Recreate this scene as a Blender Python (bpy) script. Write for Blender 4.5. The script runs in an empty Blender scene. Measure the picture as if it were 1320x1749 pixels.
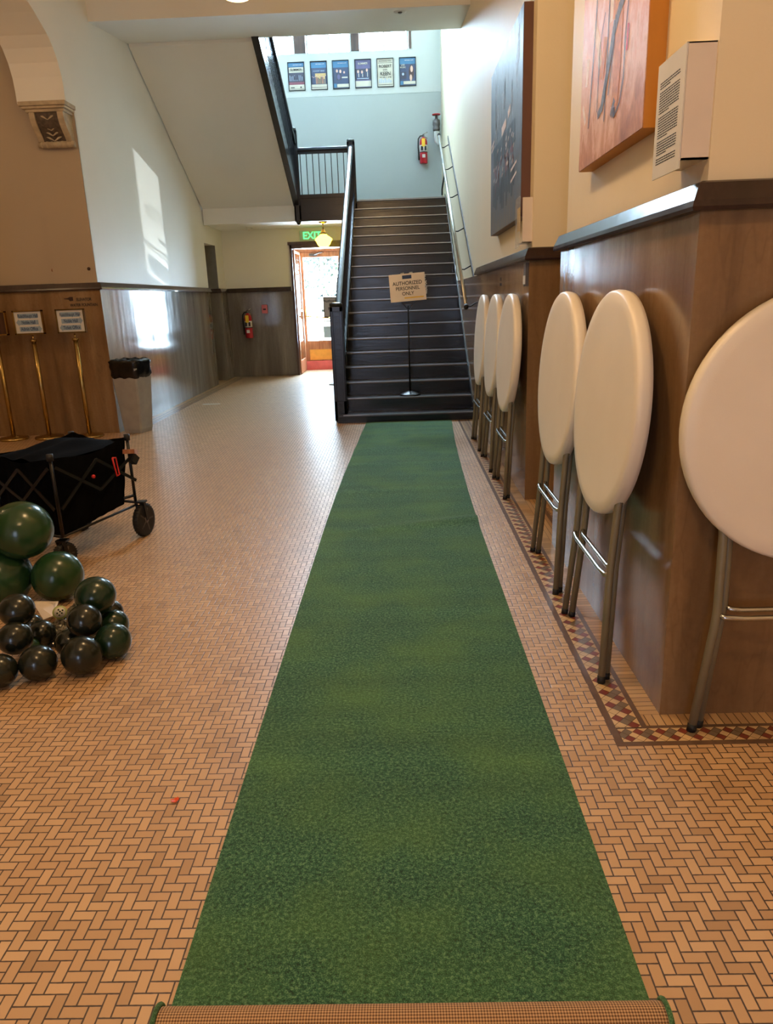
import bpy, bmesh, math, random
from mathutils import Vector, Matrix
random.seed(7)
C = bpy.context.scene.collection
PI = math.pi
sc = bpy.context.scene
sc.view_settings.view_transform = 'Standard'
sc.view_settings.look = 'None'
sc.view_settings.exposure = 0.0
sc.view_settings.gamma = 1.0
sc.view_settings.use_curve_mapping = False
try:
    sc.cycles.use_denoising = True
    sc.cycles.max_bounces = 9
    sc.cycles.diffuse_bounces = 6
    sc.cycles.glossy_bounces = 4
    sc.cycles.transmission_bounces = 6
    sc.cycles.transparent_max_bounces = 8
    sc.cycles.sample_clamp_indirect = 8.0
    sc.cycles.caustics_reflective = False
    sc.cycles.caustics_refractive = False
except Exception:
    pass

# ------------------------------------------------------------------ materials
def S(r, g, b):
    f = lambda c: (c/255/12.92) if c/255 <= 0.04045 else ((c/255+0.055)/1.055)**2.4
    return (f(r), f(g), f(b), 1.0)

class NT:
    def __init__(s, name):
        s.m = bpy.data.materials.new(name); s.m.use_nodes = True
        s.t = s.m.node_tree; s.b = s.t.nodes['Principled BSDF']
    def n(s, ty, **k):
        x = s.t.nodes.new(ty)
        for a, v in k.items(): setattr(x, a, v)
        return x
    def l(s, a, b): s.t.links.new(a, b)
    def v(s, sock, val):
        if hasattr(val, 'is_linked') or isinstance(val, bpy.types.NodeSocket): s.l(val, sock)
        else: sock.default_value = val
    def ma(s, op, a, b=0.0, c=None):
        x = s.n('ShaderNodeMath', operation=op)
        s.v(x.inputs[0], a); s.v(x.inputs[1], b)
        if c is not None: s.v(x.inputs[2], c)
        return x.outputs[0]
    def mix(s, f, a, b, mode='MIX'):
        x = s.n('ShaderNodeMix', data_type='RGBA', blend_type=mode)
        s.v(x.inputs[0], f); s.v(x.inputs[6], a); s.v(x.inputs[7], b)
        return x.outputs[2]
    def pos(s, scale=(1, 1, 1), obj=False):
        if obj:
            g = s.n('ShaderNodeTexCoord').outputs['Object']
        else:
            g = s.n('ShaderNodeNewGeometry').outputs['Position']
        m = s.n('ShaderNodeMapping'); m.inputs['Scale'].default_value = scale
        s.l(g, m.inputs['Vector']); return m.outputs[0]
    def noise(s, vec, scale, detail=4, rough=0.5, dist=0.0):
        x = s.n('ShaderNodeTexNoise'); s.l(vec, x.inputs['Vector'])
        x.inputs['Scale'].default_value = scale; x.inputs['Detail'].default_value = detail
        x.inputs['Roughness'].default_value = rough; x.inputs['Distortion'].default_value = dist
        return x.outputs['Fac']
    def ramp(s, f, stops):
        x = s.n('ShaderNodeValToRGB'); s.l(f, x.inputs[0])
        e = x.color_ramp.elements
        while len(e) < len(stops): e.new(0.5)
        for i, (p, c) in enumerate(stops): e[i].position = p; e[i].color = c
        return x.outputs[0]
    def bump(s, h, strength=0.3, dist=0.01):
        x = s.n('ShaderNodeBump'); s.l(h, x.inputs['Height'])
        x.inputs['Strength'].default_value = strength; x.inputs['Distance'].default_value = dist
        s.l(x.outputs[0], s.b.inputs['Normal'])
    def P(s, **k):
        for a, v in k.items():
            s.v(s.b.inputs[{'col': 'Base Color', 'rough': 'Roughness', 'metal': 'Metallic', 'spec': 'Specular IOR Level',
                            'coat': 'Coat Weight', 'crough': 'Coat Roughness', 'em': 'Emission Color', 'es': 'Emission Strength',
                            'sheen': 'Sheen Weight', 'trans': 'Transmission Weight', 'alpha': 'Alpha', 'ior': 'IOR'}[a]], v)
        return s.m

def flat(name, col, rough=0.5, metal=0.0, var=0.06, vs=8.0, bump=0.0, bs=60.0, **k):
    t = NT(name); p = t.pos(obj=True)
    n = t.noise(p, vs, 3)
    dark = tuple(c*(1-var*2) for c in col[:3])+(1,)
    lite = tuple(min(1, c*(1+var)) for c in col[:3])+(1,)
    c = t.ramp(n, [(0.3, dark), (0.7, lite)])
    t.P(col=c, rough=rough, metal=metal, **k)
    if bump: t.bump(t.noise(p, bs, 3), bump, 0.004)
    return t.m

def emit(name, col, s):
    t = NT(name); return t.P(col=col, em=col, es=s, rough=0.4)

M = {}
# herringbone of small buff tiles, 2:1, square to the walls
def herring():
    t = NT('herringbone_tile'); a = 0.0305
    g = t.n('ShaderNodeNewGeometry').outputs['Position']
    sp = t.n('ShaderNodeSeparateXYZ'); t.l(g, sp.inputs[0])
    u = t.ma('MULTIPLY', sp.outputs[0], 1/a); v = t.ma('MULTIPLY', sp.outputs[1], 1/a)
    i = t.ma('FLOOR', u); j = t.ma('FLOOR', v)
    fu = t.ma('SUBTRACT', u, i); fv = t.ma('SUBTRACT', v, j)
    k = t.ma('FLOORED_MODULO', t.ma('SUBTRACT', i, j), 4.0)
    k = t.ma('ROUND', k)
    isH = t.ma('LESS_THAN', k, 1.5)
    k0 = t.ma('COMPARE', k, 0.0, 0.1); k1 = t.ma('COMPARE', k, 1.0, 0.1)
    k2 = t.ma('COMPARE', k, 2.0, 0.1); k3 = t.ma('COMPARE', k, 3.0, 0.1)
    # local coordinates inside the tile (long 0..2, short 0..1)
    lu = t.ma('ADD', fu, k1); lv = t.ma('ADD', fv, k2)
    L = t.ma('ADD', t.ma('MULTIPLY', lu, isH), t.ma('MULTIPLY', lv, t.ma('SUBTRACT', 1.0, isH)))
    W = t.ma('ADD', t.ma('MULTIPLY', fv, isH), t.ma('MULTIPLY', fu, t.ma('SUBTRACT', 1.0, isH)))
    dL = t.ma('MINIMUM', L, t.ma('SUBTRACT', 2.0, L)); dW = t.ma('MINIMUM', W, t.ma('SUBTRACT', 1.0, W))
    d = t.ma('MINIMUM', dL, dW)
    wob = t.ma('MULTIPLY', t.ma('SUBTRACT', t.noise(g, 60, 2), 0.5), 0.05)
    d = t.ma('ADD', d, wob)
    mr = t.n('ShaderNodeMapRange'); mr.inputs[1].default_value = 0.045; mr.inputs[2].default_value = 0.085
    t.l(d, mr.inputs[0]); tile = mr.outputs[0]
    ti = t.ma('SUBTRACT', i, k1); tj = t.ma('SUBTRACT', j, k2)
    cb = t.n('ShaderNodeCombineXYZ'); t.l(ti, cb.inputs[0]); t.l(tj, cb.inputs[1]); t.l(isH, cb.inputs[2])
    wn = t.n('ShaderNodeTexWhiteNoise'); t.l(cb.outputs[0], wn.inputs['Vector'])
    c = t.ramp(wn.outputs['Value'], [(0.0, S(174, 140, 104)), (0.1, S(193, 157, 119)), (0.7, S(204, 168, 129)), (1.0, S(214, 179, 139))])
    big = t.noise(g, 1.1, 3)
    c = t.mix(t.ma('MULTIPLY', big, 0.25), c, S(170, 135, 98))
    c = t.mix(tile, S(58, 38, 22), c)
    rg = t.ma('MULTIPLY_ADD', t.noise(g, 9, 4), 0.16, 0.24)
    rg = t.ma('ADD', rg, t.ma('MULTIPLY', t.ma('SUBTRACT', 1.0, tile), 0.3))
    t.P(col=c, rough=rg, spec=0.75)
    hh = t.ma('ADD', tile, t.ma('MULTIPLY', wn.outputs['Value'], 0.35))
    t.bump(hh, 0.35, 0.0015)
    return t.m
M['floor'] = herring()

def wall_tile():  # header course next to the wall
    t = NT('header_tile'); g = t.n('ShaderNodeNewGeometry').outputs['Position']
    sp = t.n('ShaderNodeSeparateXYZ'); t.l(g, sp.inputs[0])
    nrm = 1/0.0305
    # along the run: Y on the side bands, X on the cross bands (face normal cannot tell, so use both and pick by object index attribute)
    at = t.n('ShaderNodeAttribute', attribute_name='run'); run = at.outputs['Fac']
    s_ = t.ma('ADD', t.ma('MULTIPLY', sp.outputs[0], run), t.ma('MULTIPLY', sp.outputs[1], t.ma('SUBTRACT', 1.0, run)))
    u = t.ma('MULTIPLY', s_, nrm); i = t.ma('FLOOR', u); f = t.ma('SUBTRACT', u, i)
    d = t.ma('MINIMUM', f, t.ma('SUBTRACT', 1.0, f))
    mr = t.n('ShaderNodeMapRange'); mr.inputs[1].default_value = 0.035; mr.inputs[2].default_value = 0.08; t.l(d, mr.inputs[0])
    wn = t.n('ShaderNodeTexWhiteNoise', noise_dimensions='1D'); t.l(i, wn.inputs['W'])
    c = t.ramp(wn.outputs['Value'], [(0, S(172, 138, 100)), (1, S(206, 172, 126))])
    c = t.mix(mr.outputs[0], S(84, 62, 40), c)
    t.P(col=c, rough=0.3); return t.m
M['header'] = wall_tile()
M['strip'] = flat('brown_strip_tile', S(108, 84, 68), 0.3, vs=20, var=0.1)
M['cream'] = flat('cream_tile', S(205, 175, 132), 0.3, vs=15, var=0.08)
M['grey_t'] = flat('grey_tile', S(122, 106, 88), 0.3, vs=15, var=0.08)
M['red_t'] = flat('oxblood_tile', S(126, 60, 48), 0.3, vs=15, var=0.1)
M['grout'] = flat('grout', S(84, 62, 40), 0.7)

def marble(name, c1, c2, c3, rough=0.11, bmp=.08):
    t = NT(name)
    p = t.pos((3.4, 3.4, 0.5)); p2 = t.pos((11, 11, 0.9)); p3 = t.pos((1.3, 1.3, 0.5))
    n1 = t.noise(p, 1.0, 5, 0.55, 0.5); n2 = t.noise(p2, 1.0, 6, 0.65, 0.4); n3 = t.noise(p3, 1.0, 2); n4 = t.noise(t.pos(), 38, 4, 0.7)
    f = t.ma('ADD', t.ma('MULTIPLY', n1, 0.62), t.ma('ADD', t.ma('MULTIPLY', n2, 0.26), t.ma('MULTIPLY', n4, 0.12)))
    c = t.ramp(f, [(0.3, c1), (0.5, c2), (0.68, c3)])
    c = t.mix(t.ma('MULTIPLY', n3, 0.35), c, c1)
    # thin dark fissures
    w = t.n('ShaderNodeTexVoronoi', feature='DISTANCE_TO_EDGE'); pp = t.pos((3.2, 3.2, 0.7)); 
    ad = t.n('ShaderNodeVectorMath', operation='ADD'); nn = t.n('ShaderNodeTexNoise'); nn.inputs['Scale'].default_value = 6
    t.l(pp, nn.inputs['Vector']); sm = t.n('ShaderNodeVectorMath', operation='SCALE'); sm.inputs['Scale'].default_value = 0.35
    t.l(nn.outputs['Color'], sm.inputs[0]); t.l(pp, ad.inputs[0]); t.l(sm.outputs[0], ad.inputs[1]); t.l(ad.outputs[0], w.inputs['Vector'])
    w.inputs['Scale'].default_value = 1.0
    mr = t.n('ShaderNodeMapRange'); mr.inputs[1].default_value = 0.0; mr.inputs[2].default_value = 0.02; t.l(w.outputs['Distance'], mr.inputs[0])
    c = t.mix(t.ma('MULTIPLY', t.ma('SUBTRACT', 1.0, mr.outputs[0]), 0.14), c, tuple(x*0.35 for x in c1[:3])+(1,))
    rr = t.ma('MAXIMUM', t.ma('MULTIPLY_ADD', n2, 0.18, rough-0.05), 0.02)
    t.P(col=c, rough=rr, spec=0.5)
    t.bump(n2, bmp, 0.004)
    return t.m
M['marble'] = marble('brown_veined_marble', S(106, 80, 54), S(140, 110, 78), S(168, 140, 106))
M['marble_l'] = marble('grey_veined_marble', S(94, 86, 78), S(124, 115, 105), S(152, 143, 130), 0.06, bmp=.04)
M['rail'] = marble('dark_marble_rail', S(40, 27, 26), S(54, 38, 36), S(72, 53, 47), 0.16)

def plaster(name, c, rough=0.42, bump=0.25):
    t = NT(name); p = t.pos()
    n = t.noise(p, 1.4, 4); n2 = t.noise(p, 55, 4, 0.6); n3 = t.noise(t.pos((5, 5, 0.5)), 2.0, 4)
    dk = tuple(x*0.93 for x in c[:3])+(1,)
    col = t.mix(n, c, dk)
    t.P(col=col, rough=t.ma('MULTIPLY_ADD', n3, 0.15, rough-0.07), spec=0.4)
    t.bump(t.ma('ADD', n2, t.ma('MULTIPLY', n3, 0.6)), bump, 0.003)
    return t.m
M['plaster'] = plaster('cream_plaster', S(236, 222, 190), .5)
M['plaster_l'] = plaster('white_plaster', S(234, 234, 230), 0.5, 0.15)
M['plaster_up'] = plaster('bright_plaster', S(206, 212, 212), 0.5, 0.1)
M['plaster_back'] = plaster('pale_grey_plaster', S(170, 178, 178), 0.55, 0.1)
M['plaster_tan'] = plaster('tan_plaster', S(178, 162, 140), 0.5, 0.15)
M['ceil'] = plaster('ceiling_plaster', S(212, 206, 200), 0.6, 0.1)

def turf():
    t = NT('green_artificial_turf'); p = t.pos()
    n1 = t.noise(p, 330, 3, 0.7); n2 = t.noise(p, 2.6, 4); n3 = t.noise(p, 95, 4, 0.6)
    f = t.ma('ADD', t.ma('MULTIPLY', n1, 0.55), t.ma('MULTIPLY', n3, 0.45))
    c = t.ramp(f, [(0.38, S(20, 46, 34)), (0.5, S(46, 102, 74)), (0.62, S(122, 164, 120))])
    c = t.mix(t.ma('MULTIPLY', t.ramp(n2, [(0.42, (0, 0, 0, 1)), (0.7, (1, 1, 1, 1))]), 0.35), c, S(104, 146, 66))
    n4 = t.noise(t.pos((.35, 4.5, 1)), 1.6, 3)
    c = t.mix(1.0, c, t.ramp(n4, [(.3, (.88, .88, .88, 1)), (.7, (1.12, 1.12, 1.12, 1))]), 'MULTIPLY')
    t.P(col=c, rough=0.85, spec=0.2, sheen=0.1)
    t.bump(f, 0.9, 0.008)
    return t.m
M['turf'] = turf()
def backing():
    t = NT('tan_woven_backing'); g = t.n('ShaderNodeTexCoord').outputs['Object']
    sp = t.n('ShaderNodeSeparateXYZ'); t.l(g, sp.inputs[0])
    a = t.ma('SINE', t.ma('MULTIPLY', sp.outputs[0], 2*PI/0.0062))
    b = t.ma('SINE', t.ma('MULTIPLY', t.ma('ARCTAN2', sp.outputs[2], sp.outputs[1]), 44.0))
    f = t.ma('MULTIPLY_ADD', t.ma('ADD', a, b), 0.25, 0.5)
    c = t.ramp(f, [(0.15, S(92, 62, 38)), (0.5, S(160, 122, 84)), (0.9, S(206, 172, 130))])
    t.P(col=c, rough=0.8); t.bump(f, 0.5, 0.003); return t.m
M['backing'] = backing()

def blackpaint():
    t = NT('glossy_black_paint'); p = t.pos()
    n = t.noise(p, 30, 5, 0.6); n2 = t.noise(t.pos((1.5, 12, 12)), 3, 4, 0.6)
    c = t.mix(n2, S(10, 13, 20), S(22, 24, 30))
    t.P(col=c, rough=t.ma('MULTIPLY_ADD', n2, 0.22, 0.12), spec=0.5)
    t.bump(t.ma('ADD', n, n2), 0.22, 0.003); return t.m
M['black'] = blackpaint()
M['tread'] = flat('worn_black_tread', S(30, 28, 30), 0.3, var=0.15, vs=6, bump=0.15)
M['nosing'] = flat('metal_nosing', S(150, 156, 160), 0.3, 0.9)
M['white_pl'] = flat('white_moulded_plastic', S(244, 236, 222), 0.42, vs=3, var=0.02, bump=0.12, bs=260)
M['leg'] = flat('grey_painted_steel', S(132, 124, 102), 0.4, 0.15)
M['chrome'] = flat('steel', S(200, 200, 196), 0.22, 1.0)
M['rubber'] = flat('black_rubber', S(18, 18, 18), 0.6)
M['brass'] = flat('polished_brass', S(186, 156, 96), 0.24, 1.0, bump=0.0)
M['paper'] = flat('paper', S(214, 212, 206), 0.6, var=0.02)
M['beige_paper'] = flat('laminated_paper', S(228, 216, 204), 0.25, var=0.02)
M['ink'] = flat('ink', S(18, 18, 22), 0.6)
M['ink_b'] = flat('blue_ink', S(40, 66, 106), 0.6)
M['pale_b'] = flat('pale_blue_print', S(150, 172, 192), 0.6)
M['bag'] = flat('black_bin_liner', S(14, 14, 15), 0.25, bump=0.5, bs=30)
M['bin'] = flat('grey_bin_plastic', S(158, 157, 155), 0.4)
M['fabric'] = flat('black_nylon_fabric', S(9, 9, 11), 0.9, spec=0.05, bump=0.4, bs=900, var=0.12)
M['frame_b'] = flat('black_tube', S(20, 20, 22), 0.35, 0.3)
M['red'] = flat('red_paint', S(176, 22, 36), 0.3)
M['redclip'] = flat('red_plastic', S(206, 40, 34), 0.4)
M['yellow'] = flat('yellow_tag', S(236, 190, 40), 0.5)
M['pink'] = flat('faded_red_cover', S(206, 110, 116), 0.35)
M['white_m'] = flat('white_enamel', S(214, 216, 214), 0.3)
M['greypipe'] = flat('grey_iron', S(96, 92, 92), 0.45, 0.4)
def wood(name, c1, c2, rough=0.35, sc_=(14, 14, 1.2)):
    t = NT(name); n = t.noise(t.pos(sc_), 1.5, 5, 0.6, 0.8)
    t.P(col=t.ramp(n, [(0.3, c1), (0.7, c2)]), rough=rough, spec=0.5); return t.m
M['doorwood'] = wood('red_brown_door_wood', S(140, 86, 60), S(190, 134, 98))
M['darkwood'] = wood('dark_brown_wood', S(50, 32, 24), S(84, 56, 42))
M['canvas_side'] = flat('ochre_canvas_edge', S(196, 130, 42), 0.5)
M['canvas_side2'] = flat('brown_canvas_edge', S(96, 62, 48), 0.5)
M['kick'] = flat('lit_brass_plate', S(244, 176, 84), 0.3, 0.4)
M['carpet_red'] = flat('red_mat', S(224, 112, 116), 0.8, bump=0.3, bs=300)
M['leafg'] = flat('sunlit_leaf', S(24, 34, 10), 0.6, var=0.3, vs=3)
M['bark'] = flat('bark', S(96, 80, 62), 0.8)
M['orange'] = flat('orange_rubber', S(236, 92, 34), 0.4)
M['hubgrey'] = flat('grey_brown_hub', S(92, 84, 78), .45)
M['jamb'] = flat('jamb_shade_grey', S(120, 118, 112), .5)  # grey stands in for the shade inside the recess
M['stone'] = flat('carved_stone', S(186, 170, 144), 0.7, var=0.1, vs=14, bump=0.4, bs=80)
M['stone_d'] = flat('dark_carving', S(92, 78, 66), 0.7, var=0.2, vs=30, bump=1.0, bs=45)
M['capgreen'] = flat('dark_cap_paint', S(40, 46, 44), 0.22)
def glass(name, tint=(1, 1, 1, 1)):
    t = NT(name)
    mx = t.n('ShaderNodeMixShader'); tr = t.n('ShaderNodeBsdfTransparent'); gl = t.n('ShaderNodeBsdfGlossy')
    gl.inputs['Roughness'].default_value = 0.02; tr.inputs[0].default_value = tint; mx.inputs[0].default_value = 0.05
    t.l(tr.outputs[0], mx.inputs[1]); t.l(gl.outputs[0], mx.inputs[2])
    t.l(mx.outputs[0], t.t.nodes['Material Output'].inputs['Surface']); return t.m
M['glass'] = glass('clear_glass')
M['dim_glass'] = glass('daylight_dimming_glass', (.40, .38, .40, 1))  # tint added to dim the daylight from the unseen entrance
def film(name, col, a, rough=0.1):
    t = NT(name); return t.P(col=col, rough=rough, alpha=a)
M['acrylic'] = film('clear_acrylic', S(225, 225, 220), 0.28)
M['cling'] = flat('crinkled_film', S(120, 116, 104), 0.15, 0.3, var=0.5, vs=30, bump=1.0, bs=40)
def balloon(name, c1):
    t = NT(name); t.P(col=c1, rough=0.22, spec=0.5)
    return t.m
M['bal_g'] = balloon('green_latex', S(36, 66, 36))
M['bal_m'] = balloon('mid_green_latex', S(24, 48, 32))
M['bal_d'] = balloon('dark_green_latex', S(28, 32, 24))
M['lamp_w'] = emit('warm_lamp_glass', (1.0, 0.635, 0.29, 1), 88)
M['lamp_o'] = emit('dim_amber_lamp_glass', (1.0, 0.60, 0.22, 1), 16)
M['lamp_l'] = emit('lobby_lamp_glass', (1.0, 0.66, 0.34, 1), 62)
M['lamp_y'] = emit('yellow_lamp_glass', (1.0, 0.70, 0.04, 1), 15.0)
M['exit'] = emit('exit_green', (0.12, 1.0, 0.35, 1), 1.5)
M['exitpl'] = flat('exit_plate', S(180, 214, 186), 0.3)

# ------------------------------------------------------------------ geometry
def woff(o):
    v = Vector((0, 0, 0))
    while o is not None: v += o.location; o = o.parent
    return v

class MB:
    def __init__(s): s.v = []; s.f = []; s.mi = []; s.sm = []
    def add(s, vs, fs, mi=0, smooth=False):
        b = len(s.v); s.v += [tuple(x) for x in vs]
        for f in fs: s.f.append(tuple(b+i for i in f)); s.mi.append(mi); s.sm.append(smooth)
        return s
    def box(s, x0, x1, y0, y1, z0, z1, mi=0, bev=0):
        if bev > 0:
            b = bev; bm = bmesh.new(); bmesh.ops.create_cube(bm, size=1)
            for q in bm.verts: q.co = Vector((x0+(q.co.x+.5)*(x1-x0), y0+(q.co.y+.5)*(y1-y0), z0+(q.co.z+.5)*(z1-z0)))
            bmesh.ops.bevel(bm, geom=bm.edges[:], offset=b, segments=2, affect='EDGES')
            s.bm(bm, mi); return s
        v = [(x, y, z) for z in (z0, z1) for x, y in ((x0, y0), (x1, y0), (x1, y1), (x0, y1))]
        return s.add(v, [(0, 3, 2, 1), (4, 5, 6, 7), (0, 1, 5, 4), (1, 2, 6, 5), (2, 3, 7, 6), (3, 0, 4, 7)], mi)
    def bm(s, bm, mi=0, smooth=False, mat=None):
        bm.verts.ensure_lookup_table(); bm.verts.index_update()
        vs = [(mat @ q.co) if mat else q.co.copy() for q in bm.verts]
        s.add(vs, [[q.index for q in f.verts] for f in bm.faces], mi, smooth); bm.free(); return s
    def tube(s, pts, r, n=10, mi=0, cap=True, rs=None):
        pts = [Vector(p) for p in pts]; rings = []
        prev = None
        for k, p in enumerate(pts):
            if k == 0: d = pts[1]-p
            elif k == len(pts)-1: d = p-pts[k-1]
            else: d = (pts[k+1]-p).normalized()+(p-pts[k-1]).normalized()
            d.normalize()
            if prev is None:
                a = Vector((0, 0, 1)) if abs(d.z) < 0.9 else Vector((1, 0, 0))
                u = d.cross(a).normalized()
            else:
                u = (prev-d*prev.dot(d)).normalized()
            prev = u; w = d.cross(u); rr = rs[k] if rs else r
            rings.append([p+(u*math.cos(2*PI*i/n)+w*math.sin(2*PI*i/n))*rr for i in range(n)])
        vs = [q for R in rings for q in R]; fs = []
        for k in range(len(pts)-1):
            for i in range(n):
                fs.append((k*n+i, k*n+(i+1) % n, (k+1)*n+(i+1) % n, (k+1)*n+i))
        if cap: fs.append(tuple(range(n-1, -1, -1))); fs.append(tuple((len(pts)-1)*n+i for i in range(n)))
        return s.add(vs, fs, mi, True)
    def lathe(s, prof, c=(0, 0, 0), n=24, mi=0, M_=None):
        c = Vector(c); vs = []; fs = []
        for r, z in prof:
            for i in range(n):
                q = Vector((r*math.cos(2*PI*i/n), r*math.sin(2*PI*i/n), z))
                if M_: q = M_ @ q
                vs.append(c+q)
        for k in range(len(prof)-1):
            for i in range(n): fs.append((k*n+i, k*n+(i+1) % n, (k+1)*n+(i+1) % n, (k+1)*n+i))
        fs.append(tuple(range(n-1, -1, -1))); fs.append(tuple((len(prof)-1)*n+i for i in range(n)))
        return s.add(vs, fs, mi, True)
    def prism(s, poly, axis, a, b, mi=0):
        # poly: 2D points; axis 'x': (y,z); 'y': (x,z); 'z': (x,y)
        def mk(p, t): return {'x': (t, p[0], p[1]), 'y': (p[0], t, p[1]), 'z': (p[0], p[1], t)}[axis]
        n = len(poly); vs = [mk(p, a) for p in poly]+[mk(p, b) for p in poly]
        fs = [tuple(range(n)), tuple(range(2*n-1, n-1, -1))]+[(i, i+n, (i+1) % n+n, (i+1) % n) for i in range(n)]
        return s.add(vs, fs, mi)
    def beam(s, p, q, w, h, mi=0, up=(0, 0, 1)):
        p = Vector(p); q = Vector(q); d = (q-p).normalized(); u = d.cross(Vector(up)).normalized(); w2 = u.cross(d)
        vs = [e+u*a*w/2+w2*b*h/2 for e in (p, q) for a, b in ((-1, -1), (1, -1), (1, 1), (-1, 1))]
        return s.add(vs, [(0, 1, 2, 3), (7, 6, 5, 4), (0, 4, 5, 1), (1, 5, 6, 2), (2, 6, 7, 3), (3, 7, 4, 0)], mi)
    def build(s, name, mats, parent=None, local=False, bevel=0.0):
        off = Vector((0, 0, 0)) if (local or parent is None) else woff(parent)
        me = bpy.data.meshes.new(name)
        me.from_pydata([tuple(Vector(v)-off) for v in s.v], [], s.f)
        if not isinstance(mats, (list, tuple)): mats = [mats]
        for m in mats: me.materials.append(m)
        for p, mi, sm in zip(me.polygons, s.mi, s.sm): p.material_index = mi; p.use_smooth = sm
        bm = bmesh.new(); bm.from_mesh(me)
        bmesh.ops.recalc_face_normals(bm, faces=bm.faces[:]); bm.to_mesh(me); bm.free()
        o = bpy.data.objects.new(name, me); C.objects.link(o)
        if parent is not None: o.parent = parent
        if bevel:
            md = o.modifiers.new('bevel', 'BEVEL'); md.width = bevel; md.segments = 2; md.limit_method = 'ANGLE'
        return o

def tag(o, label, cat, group=None):
    o['label'] = label; o['category'] = cat
    if group: o['group'] = group
    return o
def struct(o): o['kind'] = 'structure'; return o
def thing(name, label, cat, loc=(0, 0, 0), rz=0.0, group=None, rot=None):
    o = bpy.data.objects.new(name, None); C.objects.link(o); o.empty_display_size = 0.1
    o.location = loc; o.rotation_euler = rot if rot else (0, 0, rz)
    return tag(o, label, cat, group)
def copy_tree(o, parent=None):
    c = o.copy(); C.objects.link(c); c.parent = parent
    for ch in list(o.children): copy_tree(ch, c)
    return c

def text(s, size, name, mat, parent, M4, ext=0.0006, align='CENTER', sx=1.0, space=1.0):
    cu = bpy.data.curves.new('t', 'FONT'); cu.body = s; cu.size = size; cu.align_x = align; cu.align_y = 'CENTER'
    cu.extrude = ext; cu.space_line = space; cu.offset = size*0.012
    o = bpy.data.objects.new('t', cu); C.objects.link(o)
    dg = bpy.context.evaluated_depsgraph_get(); dg.update()
    me = bpy.data.meshes.new_from_object(o.evaluated_get(dg)); bpy.data.objects.remove(o)
    me.transform(Matrix.Diagonal((sx, 1, 1, 1))); me.transform(M4)
    if parent is not None: me.transform(Matrix.Translation(-woff(parent)))
    me.materials.clear(); me.materials.append(mat)
    q = bpy.data.objects.new(name, me); C.objects.link(q)
    if parent is not None: q.parent = parent
    return q
def frame4(o, x, y):  # matrix mapping text plane (x right, y up) to world
    x = Vector(x).normalized(); y = Vector(y).normalized(); z = x.cross(y)
    m = Matrix.Identity(4)
    for i in range(3): m[i][0] = x[i]; m[i][1] = y[i]; m[i][2] = z[i]; m[i][3] = o[i]
    return m

# ================================================================== SETTING
WR, WL = 0.945, -3.65
ZC = 5.5      # hall ceiling
fl = struct(MB().box(-9, 4.2, -6.2, 17.35, -0.12, 0).build('floor', M['floor']))

def clip(poly, inside, inter):
    out = []
    for i in range(len(poly)):
        a, b = poly[i], poly[(i+1) % len(poly)]
        ia, ib = inside(a), inside(b)
        if ia: out.append(a)
        if ia != ib: out.append(inter(a, b))
    return out
def mosaic(mb, s0, s1, w, fn, z):
    h = w/4.0; e = h*0.94
    k0 = int(s0/h)-1; k1 = int(s1/h)+2
    for si in range(k0, k1):
        for q in range(-2, 3):
            if (si+q) % 2: continue
            cs, ct = si*h, q*h
            poly = [(cs-e, ct), (cs, ct-e), (cs+e, ct), (cs, ct+e)]
            for lim, ax, sg in ((2*h, 1, -1), (-2*h, 1, 1), (s1, 0, -1), (s0, 0, 1)):
                if not poly: break
                ins = (lambda p, ax=ax, sg=sg, lim=lim: (p[ax]-lim)*sg >= -1e-9)
                def it(a, b, ax=ax, lim=lim):
                    t = (lim-a[ax])/(b[ax]-a[ax]); return (a[0]+(b[0]-a[0])*t, a[1]+(b[1]-a[1])*t)
                poly = clip(poly, ins, it)
            if len(poly) < 3: continue
            p = si % 4
            if (p, q) in ((1, 1), (3, -1)): c = 2
            elif (p, q) in ((2, 0), (3, 1)): c = 1
            elif abs(q) == 2: c = 0
            else: c = 0
            mb.add([fn(a, b)+(z,) for a, b in poly], [tuple(range(len(poly)))], c)
def strip_quad(mb, x0, x1, y0, y1, z0=0.0, z1=0.0015): mb.box(x0, x1, y0, y1, z0, z1)

ds = MB(); gr = MB(); mo = MB(); hd = MB(); hd2 = MB()
# right-hand side, along the piers
strip_quad(ds, .732, .758, 2.245, 9.42); strip_quad(ds, .852, .873, 2.368, 9.42)
strip_quad(gr, .758, .852, 2.269, 9.42, 0, .001)
mosaic(mo, 2.36, 9.42, .094, lambda a, b: (.805+b, a), .0016)
strip_quad(hd, .873, .945, 2.44, 9.42)
# right-hand side, along the face of the near pier
strip_quad(ds, .758, 3.2, 2.245, 2.269); strip_quad(ds, .852, 3.2, 2.35, 2.368)
strip_quad(gr, .852, 3.2, 2.269, 2.35, 0, .001)
mosaic(mo, .76, 3.2, .081, lambda a, b: (a, 2.3095+b), .0016)
strip_quad(hd2, .873, 3.2, 2.368, 2.44)
# in the opening between the piers
strip_quad(ds, 1.03, 1.06, 4.45, 5.5)
strip_quad(hd2, .945, 1.03, 4.45, 5.5)
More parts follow.
